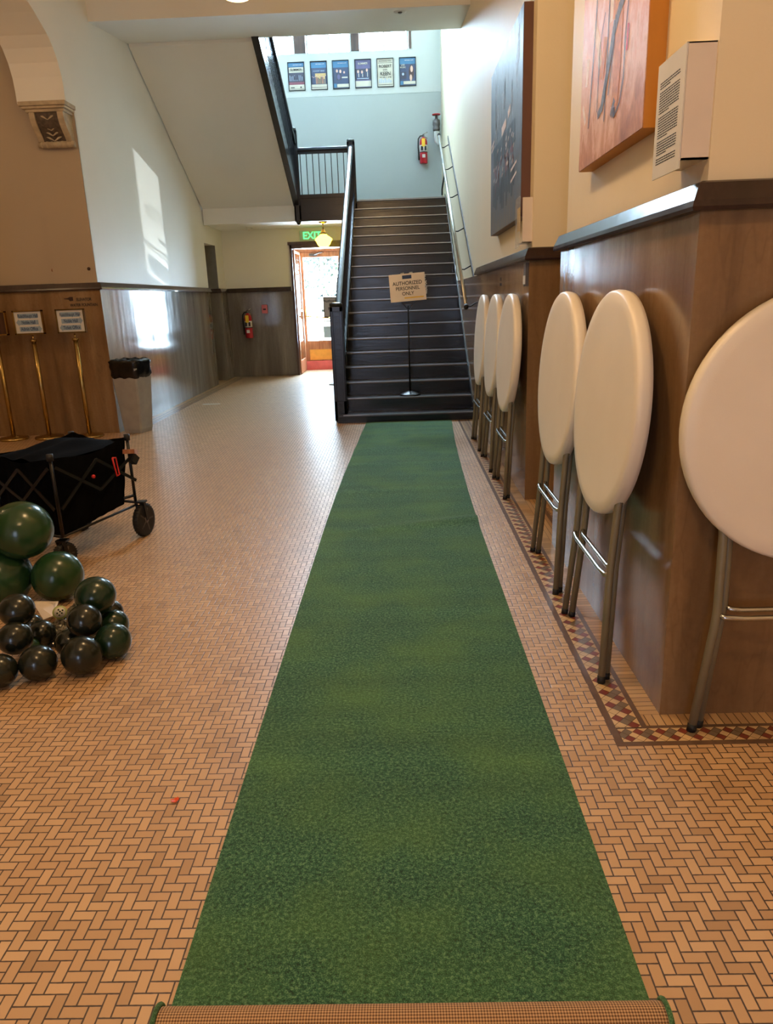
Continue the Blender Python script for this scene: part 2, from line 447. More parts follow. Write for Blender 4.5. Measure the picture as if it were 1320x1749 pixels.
# left-hand side
strip_quad(ds, -3.44, -3.414, 9.1, 16.0); strip_quad(ds, -3.56, -3.534, 9.3, 16.2)
strip_quad(gr, -3.534, -3.44, 9.1, 16.1, 0, .001)
mosaic(mo, 9.1, 16.1, .094, lambda a, b: (-3.487+b, a), .0016)
strip_quad(hd, -3.65, -3.56, 9.3, 16.2)
strip_quad(ds, -3.44, -2.3, 16.0, 16.026); strip_quad(ds, -3.534, -2.3, 16.12, 16.146)
ds.build('border_strip', M['strip'], fl); gr.build('border_grout', M['grout'], fl)
mo.build('mosaic_border', [M['cream'], M['grey_t'], M['red_t']], fl)
def setrun(o, val):
    a = o.data.attributes.new('run', 'FLOAT', 'FACE')
    for d in a.data: d.value = val
setrun(hd.build('header_course', M['header'], fl), 0.0); setrun(hd2.build('header_course', M['header'], fl), 1.0)

ZR = 1.775   # underside of the wainscot rail
def rail_prof(d=0.035): return [(0, 0), (d, 0), (d+.004, .012), (d, .03), (.012, .082), (0, .088)]
# wall pieces: marble to ZR, plaster above set back a little
def wallbox(name, x0, x1, y0, y1, ztop, pl, mar, inset=(0, 0, 0, 0), zb=0.0):
    """one wall: plaster body; marble facing is its child. inset = set-back of plaster on (x0, x1, y0, y1)"""
    o = MB().box(x0+inset[0], x1-inset[1], y0+inset[2], y1-inset[3], zb+ZR if zb == 0 else zb, ztop).build(name, M[pl])
    struct(o)
    MB().box(x0, x1, y0, y1, 0, ZR).build('marble_wainscot', M[mar], o)
    return o
I = .025
# right: near pier, then the long wall beyond the opening
w = wallbox('wall_right', WR, 2.6, 2.44, 4.45, ZC, 'plaster', 'marble', (I, 0, I, I))
p = rail_prof()
def rail_pts(nx, ny, x, y):  # profile in plane perpendicular
    return [(x+nx*a, y+ny*a, ZR+b) for a, b in rail_prof()]
def rail_run(mb, path):
    # path: list of (x, y, nx, ny) corner points with mitre normals (already scaled)
    n = 6; rings = [rail_pts(nx, ny, x, y) for x, y, nx, ny in path]
    vs = [q for r in rings for q in r]; fs = []
    for k in range(len(path)-1):
        for i in range(n): fs.append((k*n+i, k*n+(i+1) % n, (k+1)*n+(i+1) % n, (k+1)*n+i))
    fs.append(tuple(range(n))); fs.append(tuple((len(path)-1)*n+i for i in range(n)))
    mb.add(vs, fs)
r = MB(); rail_run(r, [(2.6, 2.44, 0, -1), (WR, 2.44, -1, -1), (WR, 4.45, -1, 1), (2.6, 4.45, 0, 1)]); r.build('wainscot_rail', M['rail'], w)
w = wallbox('wall_right_far', WR, 2.6, 5.5, 16.4, 9.2, 'plaster', 'marble', (I, 0, I, 0))
r = MB(); rail_run(r, [(2.6, 5.5, 0, -1), (WR, 5.5, -1, -1), (WR, 9.05, -1, 0)]); r.build('wainscot_rail', M['rail'], w)
struct(MB().box(2.6, 2.8, -6.2, 16.4, 0, ZC).build('wall_right_side', M['plaster']))
# left wall of the stair hall with the deep doorway at its far end
lw = struct(MB().box(-4.2, WL-.02, 9.27, 14.7, ZR, ZC+.3).box(-4.2, WL-.02, 14.7, 15.55, 2.69, 9.2)
            .box(-4.2, WL-.02, 15.55, 16.2, ZR, 9.2).box(-4.2, WL-.02, 11.5, 14.7, ZC+.3, 9.2).box(-5.4, -5.2, 14.3, 16.2, 0, 3)
            .box(-5.2, -4.2, 15.55, 15.75, 0, 3).box(-5.2, -4.2, 14.5, 14.7, 0, 3).box(-5.2, -4.2, 14.7, 15.55, 2.69, 2.9)
            .build('wall_left', M['plaster_l']))
MB().box(-4.2, WL-.02, 15.535, 15.55, ZR+.09, 2.69).build('jamb_shade_sheet', M['jamb'], lw)  # thin sheet over the jamb, recess shade put into its colour
MB().box(-4.2, WL, 9.27, 14.7, 0, ZR).box(-4.2, WL, 15.55, 16.2, 0, ZR).build('marble_wainscot', M['marble_l'], lw)
r = MB(); rail_run(r, [(-7.9, 9.27, 0, -1), (WL, 9.27, 1, -1), (WL, 14.7, 1, 0)])
rail_run(r, [(-4.2, 15.55, 0, -1), (WL, 15.55, 1, -1), (WL, 16.2, 1, 0)]); r.build('wainscot_rail', M['rail'], lw)
# tan wall of the side lobby, facing us
tw = struct(MB().box(-8.1, -4.2, 9.29, 9.6, ZR, ZC).box(-4.2, WL-.02, 9.265, 9.28, ZR, ZC).build('wall_lobby', M['plaster_tan']))
MB().box(-8.1, -4.2, 9.27, 9.6, 0, ZR).box(-4.2, WL-.001, 9.262, 9.27, 0, ZR).build('marble_wainscot', M['marble'], tw)
# arcade wall with the arch (spans the side lobby, springs from the corbel)
aw = MB()
arch = [(9.03, 3.9), (9.016, 4.03), (8.97, 4.16), (8.89, 4.28), (8.79, 4.37), (8.68, 4.43), (8.55, 4.5), (8.41, 4.56), (8.1, 4.66), (7.7, 4.73), (7.2, 4.77), (6.7, 4.78)]
arch = arch+[(13.4-y, z) for y, z in reversed(arch[:-1])]
for a, b in zip(arch[:-1], arch[1:]):
    for x in (-4.2, WL):
        pass
def arcwall(mb, y0, x0, x1):
    pts = [(y, z) for y, z in arch]
    for (ya, za), (yb, zb) in zip(pts[:-1], pts[1:]):
        if abs(ya-yb) < 1e-6: 
            vs = [(x, ya, z) for x in (x0, x1) for z in (za, zb)]
            mb.add(vs, [(0, 1, 3, 2)]); continue
        vs = [(x0, ya, za), (x0, yb, zb), (x0, yb, ZC), (x0, ya, ZC), (x1, ya, za), (x1, yb, zb), (x1, yb, ZC), (x1, ya, ZC)]
        mb.add(vs, [(0, 1, 2, 3), (4, 5, 6, 7), (0, 4, 5, 1)], 0, False)
arcwall(aw, 0, -4.2, WL)
# haunch between the arch springing and the lobby wall, standing on the corbel
aw.box(-4.2, WL, 9.03, 9.27, 3.78, ZC)
aw.box(-4.2, WL, 4.0, 4.37, 0, ZC).box(-4.2, WL, -6.2, 4.0, 4.4, ZC).box(-4.2, WL, -6.2, 0.5, 0, 4.4)
struct(aw.build('wall_arcade', M['plaster_l']))
struct(MB().box(-8.1, -7.9, -6.2, 9.6, 0, ZC).build('wall_lobby_side', M['plaster_tan']))
# ceiling of the hall
struct(MB().box(-8.1, 2.8, -6.2, 10.1, ZC, ZC+.2).build('ceiling', M['ceil']))
# floor slab edge over the hall (beam soffit)
o = struct(MB().prism([(10.1, 4.9), (11.5, 5.08), (11.5, 5.6), (10.1, 5.7)], 'x', WL-.1, WR+.1).build('ceiling_beam', M['plaster_l']))
struct(MB().box(-4.2, 2.6, 11.3, 16.6, 9.0, 9.2).box(-4.2, 2.6, 11.3, 11.5, 5.3, 9.2).build('ceiling_stairwell', M['plaster_up']))
# wall behind the camera, with a glazed entrance that lets daylight in
struct(MB().box(-8.1, -1.75, -6.4, -6.2, 0, ZC).box(-.65, 2.8, -6.4, -6.2, 0, ZC).box(-1.75, -.65, -6.4, -6.2, 2.95, ZC)
       .box(-1.75, -.65, -6.4, -6.2, 0, .15).build('wall_entrance', M['plaster']))
ent = struct(MB().box(-1.75, -1.69, -6.34, -6.28, .15, 2.95).box(-.71, -.65, -6.34, -6.28, .15, 2.95).box(-1.69, -.71, -6.34, -6.28, .15, .4).box(-1.69, -.71, -6.34, -6.28, 2.85, 2.95).box(-1.23, -1.17, -6.34, -6.28, .4, 2.85).build('door_5', M['doorwood']))
MB().box(-1.69, -.71, -6.315, -6.31, .4, 2.85).build('pane', M['dim_glass'], ent)
# back wall : grey below, brighter band above, windows, doorway
YB = 16.2
bw = MB()
bw.box(-4.2, -.62, YB, YB+.3, 3.05, 5.45).box(-.62, 2.6, YB, YB+.3, 0, 5.45)
wb = struct(bw.build('wall_back', M['plaster_back']))
wb = struct(MB().box(-4.2, -2.235, YB, YB+.3, ZR, 3.05).box(-2.235, -.62, YB, YB+.3, 2.72, 3.05).build('wall_back_lower', M['plaster_l']))
MB().box(-4.2, -2.235, YB-.02, YB+.3, 0, ZR).build('marble_wainscot', M['marble_l'], wb)
r = MB(); rail_run(r, [(WL, YB-.02, 0, -1), (-2.27, YB-.02, 0, -1)]); r.build('wainscot_rail', M['rail'], wb)
wins = [(-3.05, -1.89), (-1.67, -.78), (-.62, .35)]
ub = MB(); ub.box(-4.2, 2.6, YB-.005, YB+.3, 5.45, 6.21)
xs = [-4.2]+[v for w_ in wins for v in w_]+[2.6]
for k in range(0, len(xs), 2): ub.box(xs[k], xs[k+1], YB-.005, YB+.3, 6.21, 8.4)
ub.box(-4.2, 2.6, YB-.005, YB+.3, 8.4, 9.2)
struct(ub.build('wall_back_upper', M['plaster_up']))
for k, (a, b) in enumerate(wins):
    f = MB(); y = YB+.12
    f.box(a, a+.035, y, y+.06, 6.21, 8.4).box(b-.035, b, y, y+.06, 6.21, 8.4).box(a, b, y, y+.06, 6.21, 6.25).box(a, b, y, y+.06, 8.36, 8.4)
    f.box((a+b)/2-.014, (a+b)/2+.014, y, y+.05, 6.25, 8.4).box(a, b, y, y+.05, 6.56, 6.59).box(a, b, y, y+.05, 7.2, 7.23)
    for c in (a+.085, b-.085):
        f.box(c-.006, c+.006, y, y+.04, 6.25, 8.4)
        for q in range(9): 
            zz = 6.44+q*.08
            f.box(min(c, a+.035 if c < (a+b)/2 else b-.035), max(c, a+.035 if c < (a+b)/2 else b-.035), y, y+.04, zz-.005, zz+.005)
    wo = struct(f.build('window_%d' % (k+1), M['white_m']))
    MB().box(a, b, y+.028, y+.032, 6.21, 8.4).build('pane', M['glass'], wo)
# dark posts between the windows
for k, (a, b) in enumerate([(-1.89, -1.67), (-.78, -.62), (.35, .4)]):
    struct(MB().box(a, b, YB-.02, YB-.004, 6.22, 8.4).build('trim_%d' % (k+1), M['darkwood']))

# landing
ld = struct(MB().box(WL, WR, 14.83, YB, 3.02, 3.335).build('floor_landing', M['plaster_l']))
MB().box(WL, WR, 14.8, YB-.006, 3.335, 3.35).build('landing_boards', M['tread'], ld)
# landing beam face under the upper flight
MB().box(WL, -1.9, 14.74, 14.83, 3.01, 3.34).build('plaster_fascia', M['plaster_l'], ld)
MB().box(-1.9, -.8, 14.70, 14.78, 3.0, 3.42).box(-1.93, -.8, 14.68, 14.78, 3.40, 3.44).build('dark_fascia', M['black'], ld)

# entrance at the back : frame, vestibule, doors
e1 = MB()
e1.box(-2.245, -2.2, 16.14, 16.5, 0, 2.72).box(-2.245, -.62, 16.14, 16.5, 2.62, 2.72).box(-2.28, -.62, 16.12, 16.2, 2.69, 2.75)
e1.box(-.75, -.62, 16.14, 16.5, 0, 2.72)
struct(e1.build('door_1', M['darkwood']))
struct(MB().box(-2.5, -2.3, 16.5, 17.5, 0, 2.9).box(-.6, -.4, 16.5, 17.5, 0, 2.9).box(-2.5, -.4, 16.5, 17.6, 2.75, 2.9)
       .box(-4.2, -2.3, 17.35, 17.5, 0, 2.9).box(-.5, 2.6, 17.35, 17.5, 0, 2.9).build('wall_vestibule', M['plaster']))
# open inner leaf
il = MB(); X = -2.2
il.box(X, X+.03, 16.25, 16.29, 0.02, 2.6).box(X, X+.03, 17.14, 17.2, .02, 2.6)
for z0, z1 in ((.02, .3), (1.33, 1.37), (2.55, 2.6)): il.box(X, X+.03, 16.29, 17.14, z0, z1)
leaf = struct(il.build('door_2', M['doorwood'], bevel=.004))
MB().box(X+.012, X+.017, 16.29, 17.14, .3, 1.33).box(X+.012, X+.017, 16.29, 17.14, 1.37, 2.55).build('pane', M['glass'], leaf)
# outer glazed door
yD = 17.38
od = MB()
zb = .2
od.box(-2.2, -2.13, yD, yD+.05, zb, 2.62).box(-1.33, -1.2, yD, yD+.05, zb, 2.62).box(-2.13, -1.33, yD, yD+.05, 2.5, 2.62)
od.box(-2.13, -1.33, yD, yD+.05, zb, .66)
dr = struct(od.build('door_3', M['doorwood'], bevel=.004))
MB().box(-2.13, -1.33, yD+.02, yD+.026, .66, 2.5).build('pane', M['glass'], dr)
MB().box(-2.1, -1.3, yD-.006, yD, .22, .46).build('kick_plate', M['kick'], dr)
MB().tube([(-2.13, yD-.06, 1.15), (-2.13, yD-.06, 1.4)], .018).tube([(-2.13, yD, 1.18), (-2.13, yD-.06, 1.18)], .012).tube([(-2.13, yD, 1.37), (-2.13, yD-.06, 1.37)], .012).tube([(-2.13, yD-.05, 1.22), (-1.35, yD-.05, 1.14)], .016).build('push_bar', M['brass'], dr)
MB().box(-1.98, -1.8, yD-.05, yD, 2.53, 2.58).tube([(-1.88, yD-.03, 2.55), (-1.75, yD-.16, 2.58), (-1.66, yD-.02, 2.6)], .012).build('door_closer', M['greypipe'], dr)
fm = MB().box(-1.2, -.6, yD-.04, yD+.06, 0, 2.75).box(-2.3, -2.2, yD-.04, yD+.06, 0, 2.75).box(-2.2, -1.2, yD-.04, yD+.06, 2.62, 2.75).build('door_frame', M['doorwood'], dr)
mt = MB().box(-2.2, -.62, 17.28, yD, 0, .19).box(-2.2, -.62, yD-.001, yD+.1, .0, .2).build('red_step', M['carpet_red']); mt.name = 'floor_step'; struct(mt)
# lettering on the glass, read from the street, so mirrored from inside
mm = frame4(Vector((-1.68, yD+.018, 1.66)), (-1, 0, 0), (0, 0, 1))
text("HISTORIC\nPERFORMING\nARTS CENTER", .085, 'glass_lettering', M['ink_b'], dr, mm, space=.95)
MB().box(-1.75, -1.38, yD+.012, yD+.018, .72, .98).build('glass_poster', M['pale_b'], dr)
MB().box(-1.78, -1.6, yD+.012, yD+.018, 1.3, 1.36).box(-1.8, -1.36, yD+.012, yD+.018, 1.08, 1.1).build('glass_sticker', M['pale_b'], dr)
struct(MB().box(-4, 1.5, 17.5, 19.5, -.3, .1).build('ground_porch', M['stone']))

# ================================================================== STAIRS
d0, tr, ri, r1 = 9.424, .2968, .1794, .1098
XL = -.76
st = thing('staircase', 'straight black-painted staircase rising to the landing at the end of the hall', 'staircase', (0.09, d0, 0))
def nz(n): return r1+(n-1)*ri
def ny(n): return d0+(n-1)*tr
for n in range(1, 20):
    y0 = ny(n); z = nz(n)
    rs = MB().box(XL if n > 1 else XL-.04, WR-.002, y0+.018, y0+.04, (nz(n-1) if n > 1 else 0), z-.028)
    rs.box(XL, WR-.002, y0+.006, y0+.018, z-.055, z-.028)
    rs.build('riser', M['black'], st)
    if n < 19:
        tt = MB().prism([(y0, z-.024), (y0+.004, z-.004), (y0+.01, z), (y0+tr+.02, z), (y0+tr+.02, z-.028), (y0+.004, z-.028)], 'x', XL if n > 1 else XL-.06, WR-.002)
    else:
        tt = MB().prism([(y0, z-.024), (y0+.004, z-.004), (y0+.01, z), (y0+.06, z), (y0+.06, z-.028), (y0+.004, z-.028)], 'x', XL, WR-.002)
    to = tt.build('tread', M['tread'], st)
    MB().box(XL+.005, WR-.004, y0-.0035, y0+.003, z-.012, z+.0015).build('nosing_strip', M['nosing'], to)
# outer stringer / spandrel under the left edge
sl = ri/tr
def zl(y, k=0): return r1+(y-d0)*sl+k
MB().prism([(d0+.2, 0), (14.75, 0), (14.75, 3.34), (14.75, zl(14.75, .12)), (d0+.2, zl(d0+.2, .12))], 'x', -.82, -.765).build('spandrel', M['black'], st)
MB().beam((-.79, d0+.22, zl(d0+.22, .14)), (-.79, 14.7, zl(14.7, .14)), .07, .04).build('stringer_cap', M['black'], st)
MB().prism([(d0+.1, zl(d0+.1, -.1)), (14.8, zl(14.8, -.1)), (14.8, zl(14.8, .04)), (d0+.1, zl(d0+.1, .04))], 'x', WR-.012, WR-.001).build('wall_string', M['black'], st)
def newel(mb, x, y, z0, z1, w=.14):
    h = w/2
    mb.box(x-h, x+h, y-h, y+h, z0, z1)
    for sx, sy in ((0, -1), (0, 1), (1, 0), (-1, 0)):   # raised frame of the sunk panel
        t = .012; a = h*.99
        for (u0, u1, v0, v1) in ((-a, -a*.62, z0+.02, z1), (a*.62, a, z0+.02, z1), (-a, a, z1-.06, z1), (-a, a, z0+.02, z0+.28)):
            if sx == 0:
                ya, yb = sorted((y+sy*h, y+sy*(h+t))); mb.box(x+u0, x+u1, ya, yb, v0, v1)
            else:
                xa, xb = sorted((x+sx*h, x+sx*(h+t))); mb.box(xa, xb, y+u0, y+u1, v0, v1)
def cap(mb, x, y, z, w=.2):
    h = w/2
    mb.lathe([(h*1.0, z), (h*1.22, z+.012), (h*1.3, z+.035), (h*1.2, z+.05), (h*.8, z+.062), (h*.2, z+.068)], (x, y, 0), 4, 0, Matrix.Rotation(PI/4, 3, 'Z'))
m = MB(); newel(m, -.79, 9.60, 0, 1.47); nw = m.build('newel_post', M['black'], st, bevel=.003)
m = MB(); cap(m, -.79, 9.6, 1.46, .17); m.build('newel_cap', M['capgreen'], nw)
m = MB(); newel(m, -.79, 14.74, 3.0, 4.33, .12); nw = m.build('newel_post', M['black'], st, bevel=.003)
m = MB(); cap(m, -.79, 14.74, 4.32, .15); m.build('newel_cap', M['capgreen'], nw)
hr = MB()
def handrail(mb, p, q, w=.075, h=.06):
    p = Vector(p); q = Vector(q); d = (q-p).normalized(); u = d.cross(Vector((0, 0, 1))).normalized(); up = u.cross(d)
    prof = [(-.5, -.2), (-.36, -.5), (.36, -.5), (.5, -.2), (.46, .25), (.25, .46), (0, .52), (-.25, .46), (-.46, .25)]
    vs = [e+u*a*w+up*b*h for e in (p, q) for a, b in prof]; n = len(prof)
    mb.add(vs, [tuple(range(n)), tuple(range(2*n-1, n-1, -1))]+[(i, i+n, (i+1) % n+n, (i+1) % n) for i in range(n)], 0, False)
handrail(hr, (-.79, 9.65, 1.33), (-.79, 14.7, 1.33+5.05*sl-.12), .085, .07)
hr.build('handrail', M['black'], st)
for k in range(34):
    y = 9.85+k*.143
    MB().box(-.797, -.783, y-.007, y+.007, zl(y, .14), 1.31+(y-9.65)*(5.05*sl-.12)/5.05).build('baluster', M['black'], st)
# bottom step wraps round in front of the newel: small block
MB().box(-.83, XL, d0+.02, d0+.14, 0, r1-.03).build('plinth', M['black'], st)

# guard of the landing
bl = thing('balustrade', 'short black balustrade with thin square bars along the landing edge', 'balustrade', (-1.35, 14.74, 3.44))
h = MB(); handrail(h, (-1.80, 14.74, 4.24), (-.84, 14.74, 4.24), .09, .075); h.box(-1.8, -.84, 14.72, 14.76, 4.16, 4.21); h.build('handrail', M['black'], bl)
MB().box(-1.8, -.85, 14.71, 14.77, 3.44, 3.47).build('bottom_rail', M['black'], bl)
for k in range(8):
    x = -1.74+k*.115
    MB().box(x-.007, x+.007, 14.733, 14.747, 3.47, 4.17).build('baluster', M['black'], bl)
# upper flight
up = thing('staircase', 'upper stair flight climbing back towards us along the left wall, plastered underneath', 'staircase', (-2.75, 14.78, 3.34))
def zu(y): return 3.27+.538*(14.78-y)
MB().prism([(14.78, 3.30), (14.74, 3.29), (11.5, zu(11.5)), (11.5, zu(11.5)+.2), (14.7, 3.5)], 'x', WL, -1.9).build('soffit', M['plaster_l'], up)
MB().prism([(14.72, zu(14.72)-.02), (11.4, zu(11.4)-.02), (11.4, zu(11.4)+.4), (14.72, zu(14.72)+.3)], 'x', -1.9, -1.83).prism([(14.72, zu(14.72)-.03), (11.4, zu(11.4)-.03), (11.4, zu(11.4)+.03), (14.72, zu(14.72)+.03)], 'x', -1.915, -1.815).build('stringer', M['black'], up)
for k in range(11):
    y = 14.6-k*.29; z = zu(y-.29)+.12
    MB().box(WL+.02, -1.9, y-.29, y, z-.02, z+.05).build('tread', M['tread'], up)
m = MB(); newel(m, -1.84, 14.74, 3.0, 4.56, .1); nw = m.build('newel_post', M['black'], up, bevel=.003)
m = MB(); cap(m, -1.84, 14.74, 4.55, .12); m.build('newel_cap', M['capgreen'], nw)
MB().lathe([(.01, 2.94), (.035, 2.965), (.05, 3.0)], (-1.84, 14.74, 0), 10).build('newel_drop', M['black'], up)
h = MB(); handrail(h, (-1.83, 14.7, 4.35), (-1.83, 11.6, 4.35+3.1*.515), .08, .07); h.build('handrail', M['black'], up)
for k in range(26):
    y = 14.6-k*.115
    MB().box(-1.842, -1.828, y-.007, y+.007, zu(y)+.2, 4.32+(14.7-y)*.515).build('baluster', M['black'], up)

# chrome wall handrail on the right of the stairs
cr = thing('wall_handrail', 'chrome tubular handrail sloping up the right wall beside the stairs', 'handrail', (.83, 9.05, 1.43))
def zr(y): return 1.44+(y-9.05)*.545
MB().tube([(.81, 9.03, zr(9.03)), (.81, 14.3, zr(14.3))], .022, 12).build('rail', M['chrome'], cr)
MB().tube([(.81, 9.0, zr(9.0)), (.81, 9.04, zr(9.04))], .027, 12).tube([(.81, 14.29, zr(14.29)), (.81, 14.33, zr(14.33))], .027, 12).build('end_cap', M['rubber'], cr)
MB().beam((.962, 9.25, zr(9.25)), (.962, 14.2, zr(14.2)), .014, .05).build('wall_strip', M['greypipe'], cr)
for y in (9.12, 9.95, 10.95, 12.0, 13.0, 13.9):
    xw = .945 if y < 9.3 else .96
    MB().tube([(xw, y, zr(y)-.01), (.87, y, zr(y)-.055), (.815, y, zr(y)-.05), (.81, y, zr(y)-.015)], .008, 8).build('bracket', M['frame_b'], cr)
tag(MB().tube([(.88, 14.75, 3.37), (.88, 14.72, 3.47), (.9, 14.6, 3.6), (.925, 14.35, 3.72)], .014, 8).build('hose', M['rubber']), 'short black curved hose at the top right of the stairs', 'hose')

# ================================================================== CARPET
def carpet():
    W = 1.09; ny_, nx = 420, 26; y0, y1 = 1.18, 9.40
    mb = MB(); vs = []; top = []
    def cx(y):
        t = max(0, (y-4.8)/4.6); return -.022+.118*t**1.6
    def bumpz(x, y):
        z = .011
        z += .03*math.exp(-((y-4.86-.12*x)/.085)**2)*max(0, min(1, .45+.6*x))
        z += .004*math.exp(-((y-5.9-.1*x)/.1)**2)+.003*math.exp(-((y-6.9)/.1)**2)+.003*math.exp(-((y-7.6)/.1)**2)
        z += .004*math.exp(-((y-8.4)/.1)**2)
        z += .0012*math.sin(y*5.3+x*1.7)*math.sin(y*1.9)
        return max(z, .008)
    for j in range(ny_+1):
        y = y0+(y1-y0)*j/ny_
        for i in range(nx+1):
            u = (i/nx-.5); x = cx(y)+u*(W+.02*max(0, (y-8)/1.4))
            vs.append((x, y+.0*u, bumpz(u*2, y)-(.003 if i in (0, nx) else 0)))
    n = nx+1; fs = [(j*n+i, j*n+i+1, (j+1)*n+i+1, (j+1)*n+i) for j in range(ny_) for i in range(nx)]
    base = len(vs); vs2 = [(x, y, .0012) for x, y, z in vs]
    mb.add(vs, fs, 0, True)
    edge = [j*n for j in range(ny_+1)]+[ny_*n+i for i in range(1, n)]+[j*n+nx for j in range(ny_-1, -1, -1)]
    mb.add([vs[e] for e in edge]+[vs2[e] for e in edge], [(k, k+1, k+1+len(edge), k+len(edge)) for k in range(len(edge)-1)], 0)
    return mb, vs2
root = thing('carpet_runner', 'long green turf carpet runner laid down the middle of the hall', 'carpet', (-.02, 1.2, 0))
mb, _ = carpet(); mb.build('pile', M['turf'], root)
# rolled end nearest the camera, backing outwards
mb = MB(); N = 40; cyl = []
Rr = .047
xa, xb = -.565, .525
prof = []
for k in range(N*2+1):
    a = -PI/2+2*PI*2*k/(N*2)*1.0
    rr = Rr-.006*k/(N)
    prof.append((rr*math.cos(a), Rr+rr*math.sin(a)))
nn_ = 60
vs = [(xa+(xb-xa)*i/nn_, 1.18+p[0], p[1]+.002) for p in prof for i in range(nn_+1)]
fs = [(k*(nn_+1)+i, k*(nn_+1)+i+1, (k+1)*(nn_+1)+i+1, (k+1)*(nn_+1)+i) for k in range(len(prof)-1) for i in range(nn_)]
mb = MB(); off = Vector((-.02, 1.18, Rr))
mb.add([Vector(v)-off for v in vs], fs, 0, True)
roll = mb.build('rolled_end', M['backing'], root, local=True); roll.location = off-Vector((-.02, 1.2, 0))
bd = MB()
for x in (xa, xb):
    bd = MB()
    bd.tube([(x, 1.18+Rr*1.02*math.cos(a), Rr+.002+Rr*1.02*math.sin(a)) for a in [2*PI*k/28 for k in range(28)]], .006, 8)
    bd.build('edge_binding', M['turf'], root)

# ================================================================== FOLDING TABLES
def make_table():
    """local: table stands on its feet, x = width, y = away from the wall is negative, z up the slope"""
    t = thing('folding_table', '', 'folding table')
    D = .455; zc = 1.10
    prof = [(D-.012, -.0255), (D-.003, -.018), (D, -.006), (D, .012), (D-.004, .03), (D-.022, .036)]
    n = 72; vs = []; fs = []
    rings = [(D-.05, -.0262), *prof, (D-.05, .034), (D-.07, .012)]
    for r_, y in rings:
        for i in range(n):
            a = 2*PI*i/n; vs.append((r_*math.cos(a), y, zc+r_*math.sin(a)))
    for k in range(len(rings)-1):
        for i in range(n): fs.append((k*n+i, k*n+(i+1) % n, (k+1)*n+(i+1) % n, (k+1)*n+i))
    mb = MB(); mb.add(vs, fs, 0, True); mb.add(vs[:n], [tuple(range(n))], 0); mb.add(vs[-n:], [tuple(range(n))], 0)
    mb.build('tabletop', M['white_pl'], t, local=True)
    mb = MB()
    for s in (-1, 1): mb.box(s*.3-.012, s*.3+.012, .012, .03, .86, 1.34)
    mb.build('support_rail', M['leg'], t, local=True)
    for yy, dz, k in ((.006, 0, 0), (.034, .02, 1)):
        for s in (-1, 1):
            pts = [(s*(.29-.031*k), yy+.012, .83+.1*k), (s*(.287-.031*k), yy, .74), (s*(.285-.031*k), yy, .47+dz), (s*(.291-.031*k), yy, .40+dz), (s*(.342-.034*k), yy, .012)]
            lg = MB().tube(pts, .0152, 12).build('leg', M['leg'], t, local=True)
            MB().tube([(s*(.343-.034*k), yy, 0), (s*(.339-.034*k), yy, .03)], .0168, 12).build('rubber_foot', M['rubber'], lg, local=True)
        MB().tube([(-.285+.031*k, yy, .455+dz), (-.262+.03*k, yy-.014, .447+dz), (-.2, yy-.018, .444+dz), (.2, yy-.018, .444+dz), (.262-.03*k, yy-.014, .447+dz), (.285-.031*k, yy, .455+dz)], .0095, 10).build('stretcher', M['chrome'], t, local=True)
    MB().tube([(-.285, .02, .775), (-.285, .02, .80)], .017, 10).tube([(.285, .02, .775), (.285, .02, .80)], .017, 10).build('hinge', M['frame_b'], t, local=True)
    return t
T = make_table()
def place(o, loc, rz, tilt, label):
    o.location = loc; o.rotation_euler = Matrix.Rotation(rz, 3, 'Z').to_4x4().to_euler()
    m = Matrix.Rotation(rz, 3, 'Z') @ Matrix.Rotation(-tilt, 3, 'X')
    o.rotation_euler = m.to_euler(); o['label'] = label; o['group'] = 'round folding tables leaning along the right wall'
spots = [((1.365, 2.325, 0), 0, .032, 'round white folding table leaning on the face of the near pier, largest in view'),
         ((.785, 3.03, 0), -PI/2, .062, 'round white folding table overlapping in front of another, beside the near pier corner'),
         ((.79, 3.96, 0), -PI/2, .058, 'round white folding table half hidden behind the large one, last before the opening'),
         ((.79, 5.875, 0), -PI/2, .058, 'round folding table first beyond the opening, nearest of the three by the stairs'),
         ((.79, 6.80, 0), -PI/2, .058, 'round folding table in the middle of the three by the stairs'),
         ((.785, 7.73, 0), -PI/2, .058, 'round folding table closest to the stairs, last of the row')]
for k, (loc, rz, tl, lab) in enumerate(spots):
    o = T if k == 0 else copy_tree(T)
    place(o, loc, rz, tl, lab)

# ================================================================== WALL ART
# near painting on the near pier: canvas Y 2.9..3.9, Z 2.11..3.5
pn = thing('painting', 'large pink and orange drip painting with ochre edge on the near pier', 'painting', (.97, 3.4, 2.11))
def canvas_mat(name, ramp, sy, seed):
    t = NT(name); p = t.pos((seed, 9, 4)); p2 = t.pos((1, 13, 8))
    n = t.noise(p, .7, 6, 0.65, 1.0); n2 = t.noise(p2, 1.6, 5, 0.7, .6)
    g = t.n('ShaderNodeNewGeometry').outputs['Position']; sp = t.n('ShaderNodeSeparateXYZ'); t.l(g, sp.inputs[0])
    z = t.n('ShaderNodeMapRange'); z.inputs[1].default_value = sy[0]; z.inputs[2].default_value = sy[1]; t.l(sp.outputs[2], z.inputs[0])
    f = t.ma('ADD', t.ma('MULTIPLY', z.outputs[0], .45), t.ma('ADD', t.ma('MULTIPLY', n, .5), t.ma('MULTIPLY', n2, .25)))
    t.P(col=t.ramp(f, ramp), rough=.45); t.bump(n2, .4, .003); return t.m
M['paint1'] = canvas_mat('pink_orange_paint', [(.3, S(150, 96, 56)), (.42, S(196, 138, 92)), (.5, S(226, 186, 160)), (.58, S(214, 150, 112)), (.68, S(232, 196, 178)), (.82, S(226, 178, 120)), (.95, S(238, 214, 196))], (2.1, 3.2), 5)
MB().box(.905, .972, 2.93, 3.9, 2.11, 3.55).build('canvas_edge', M['canvas_side'], pn)
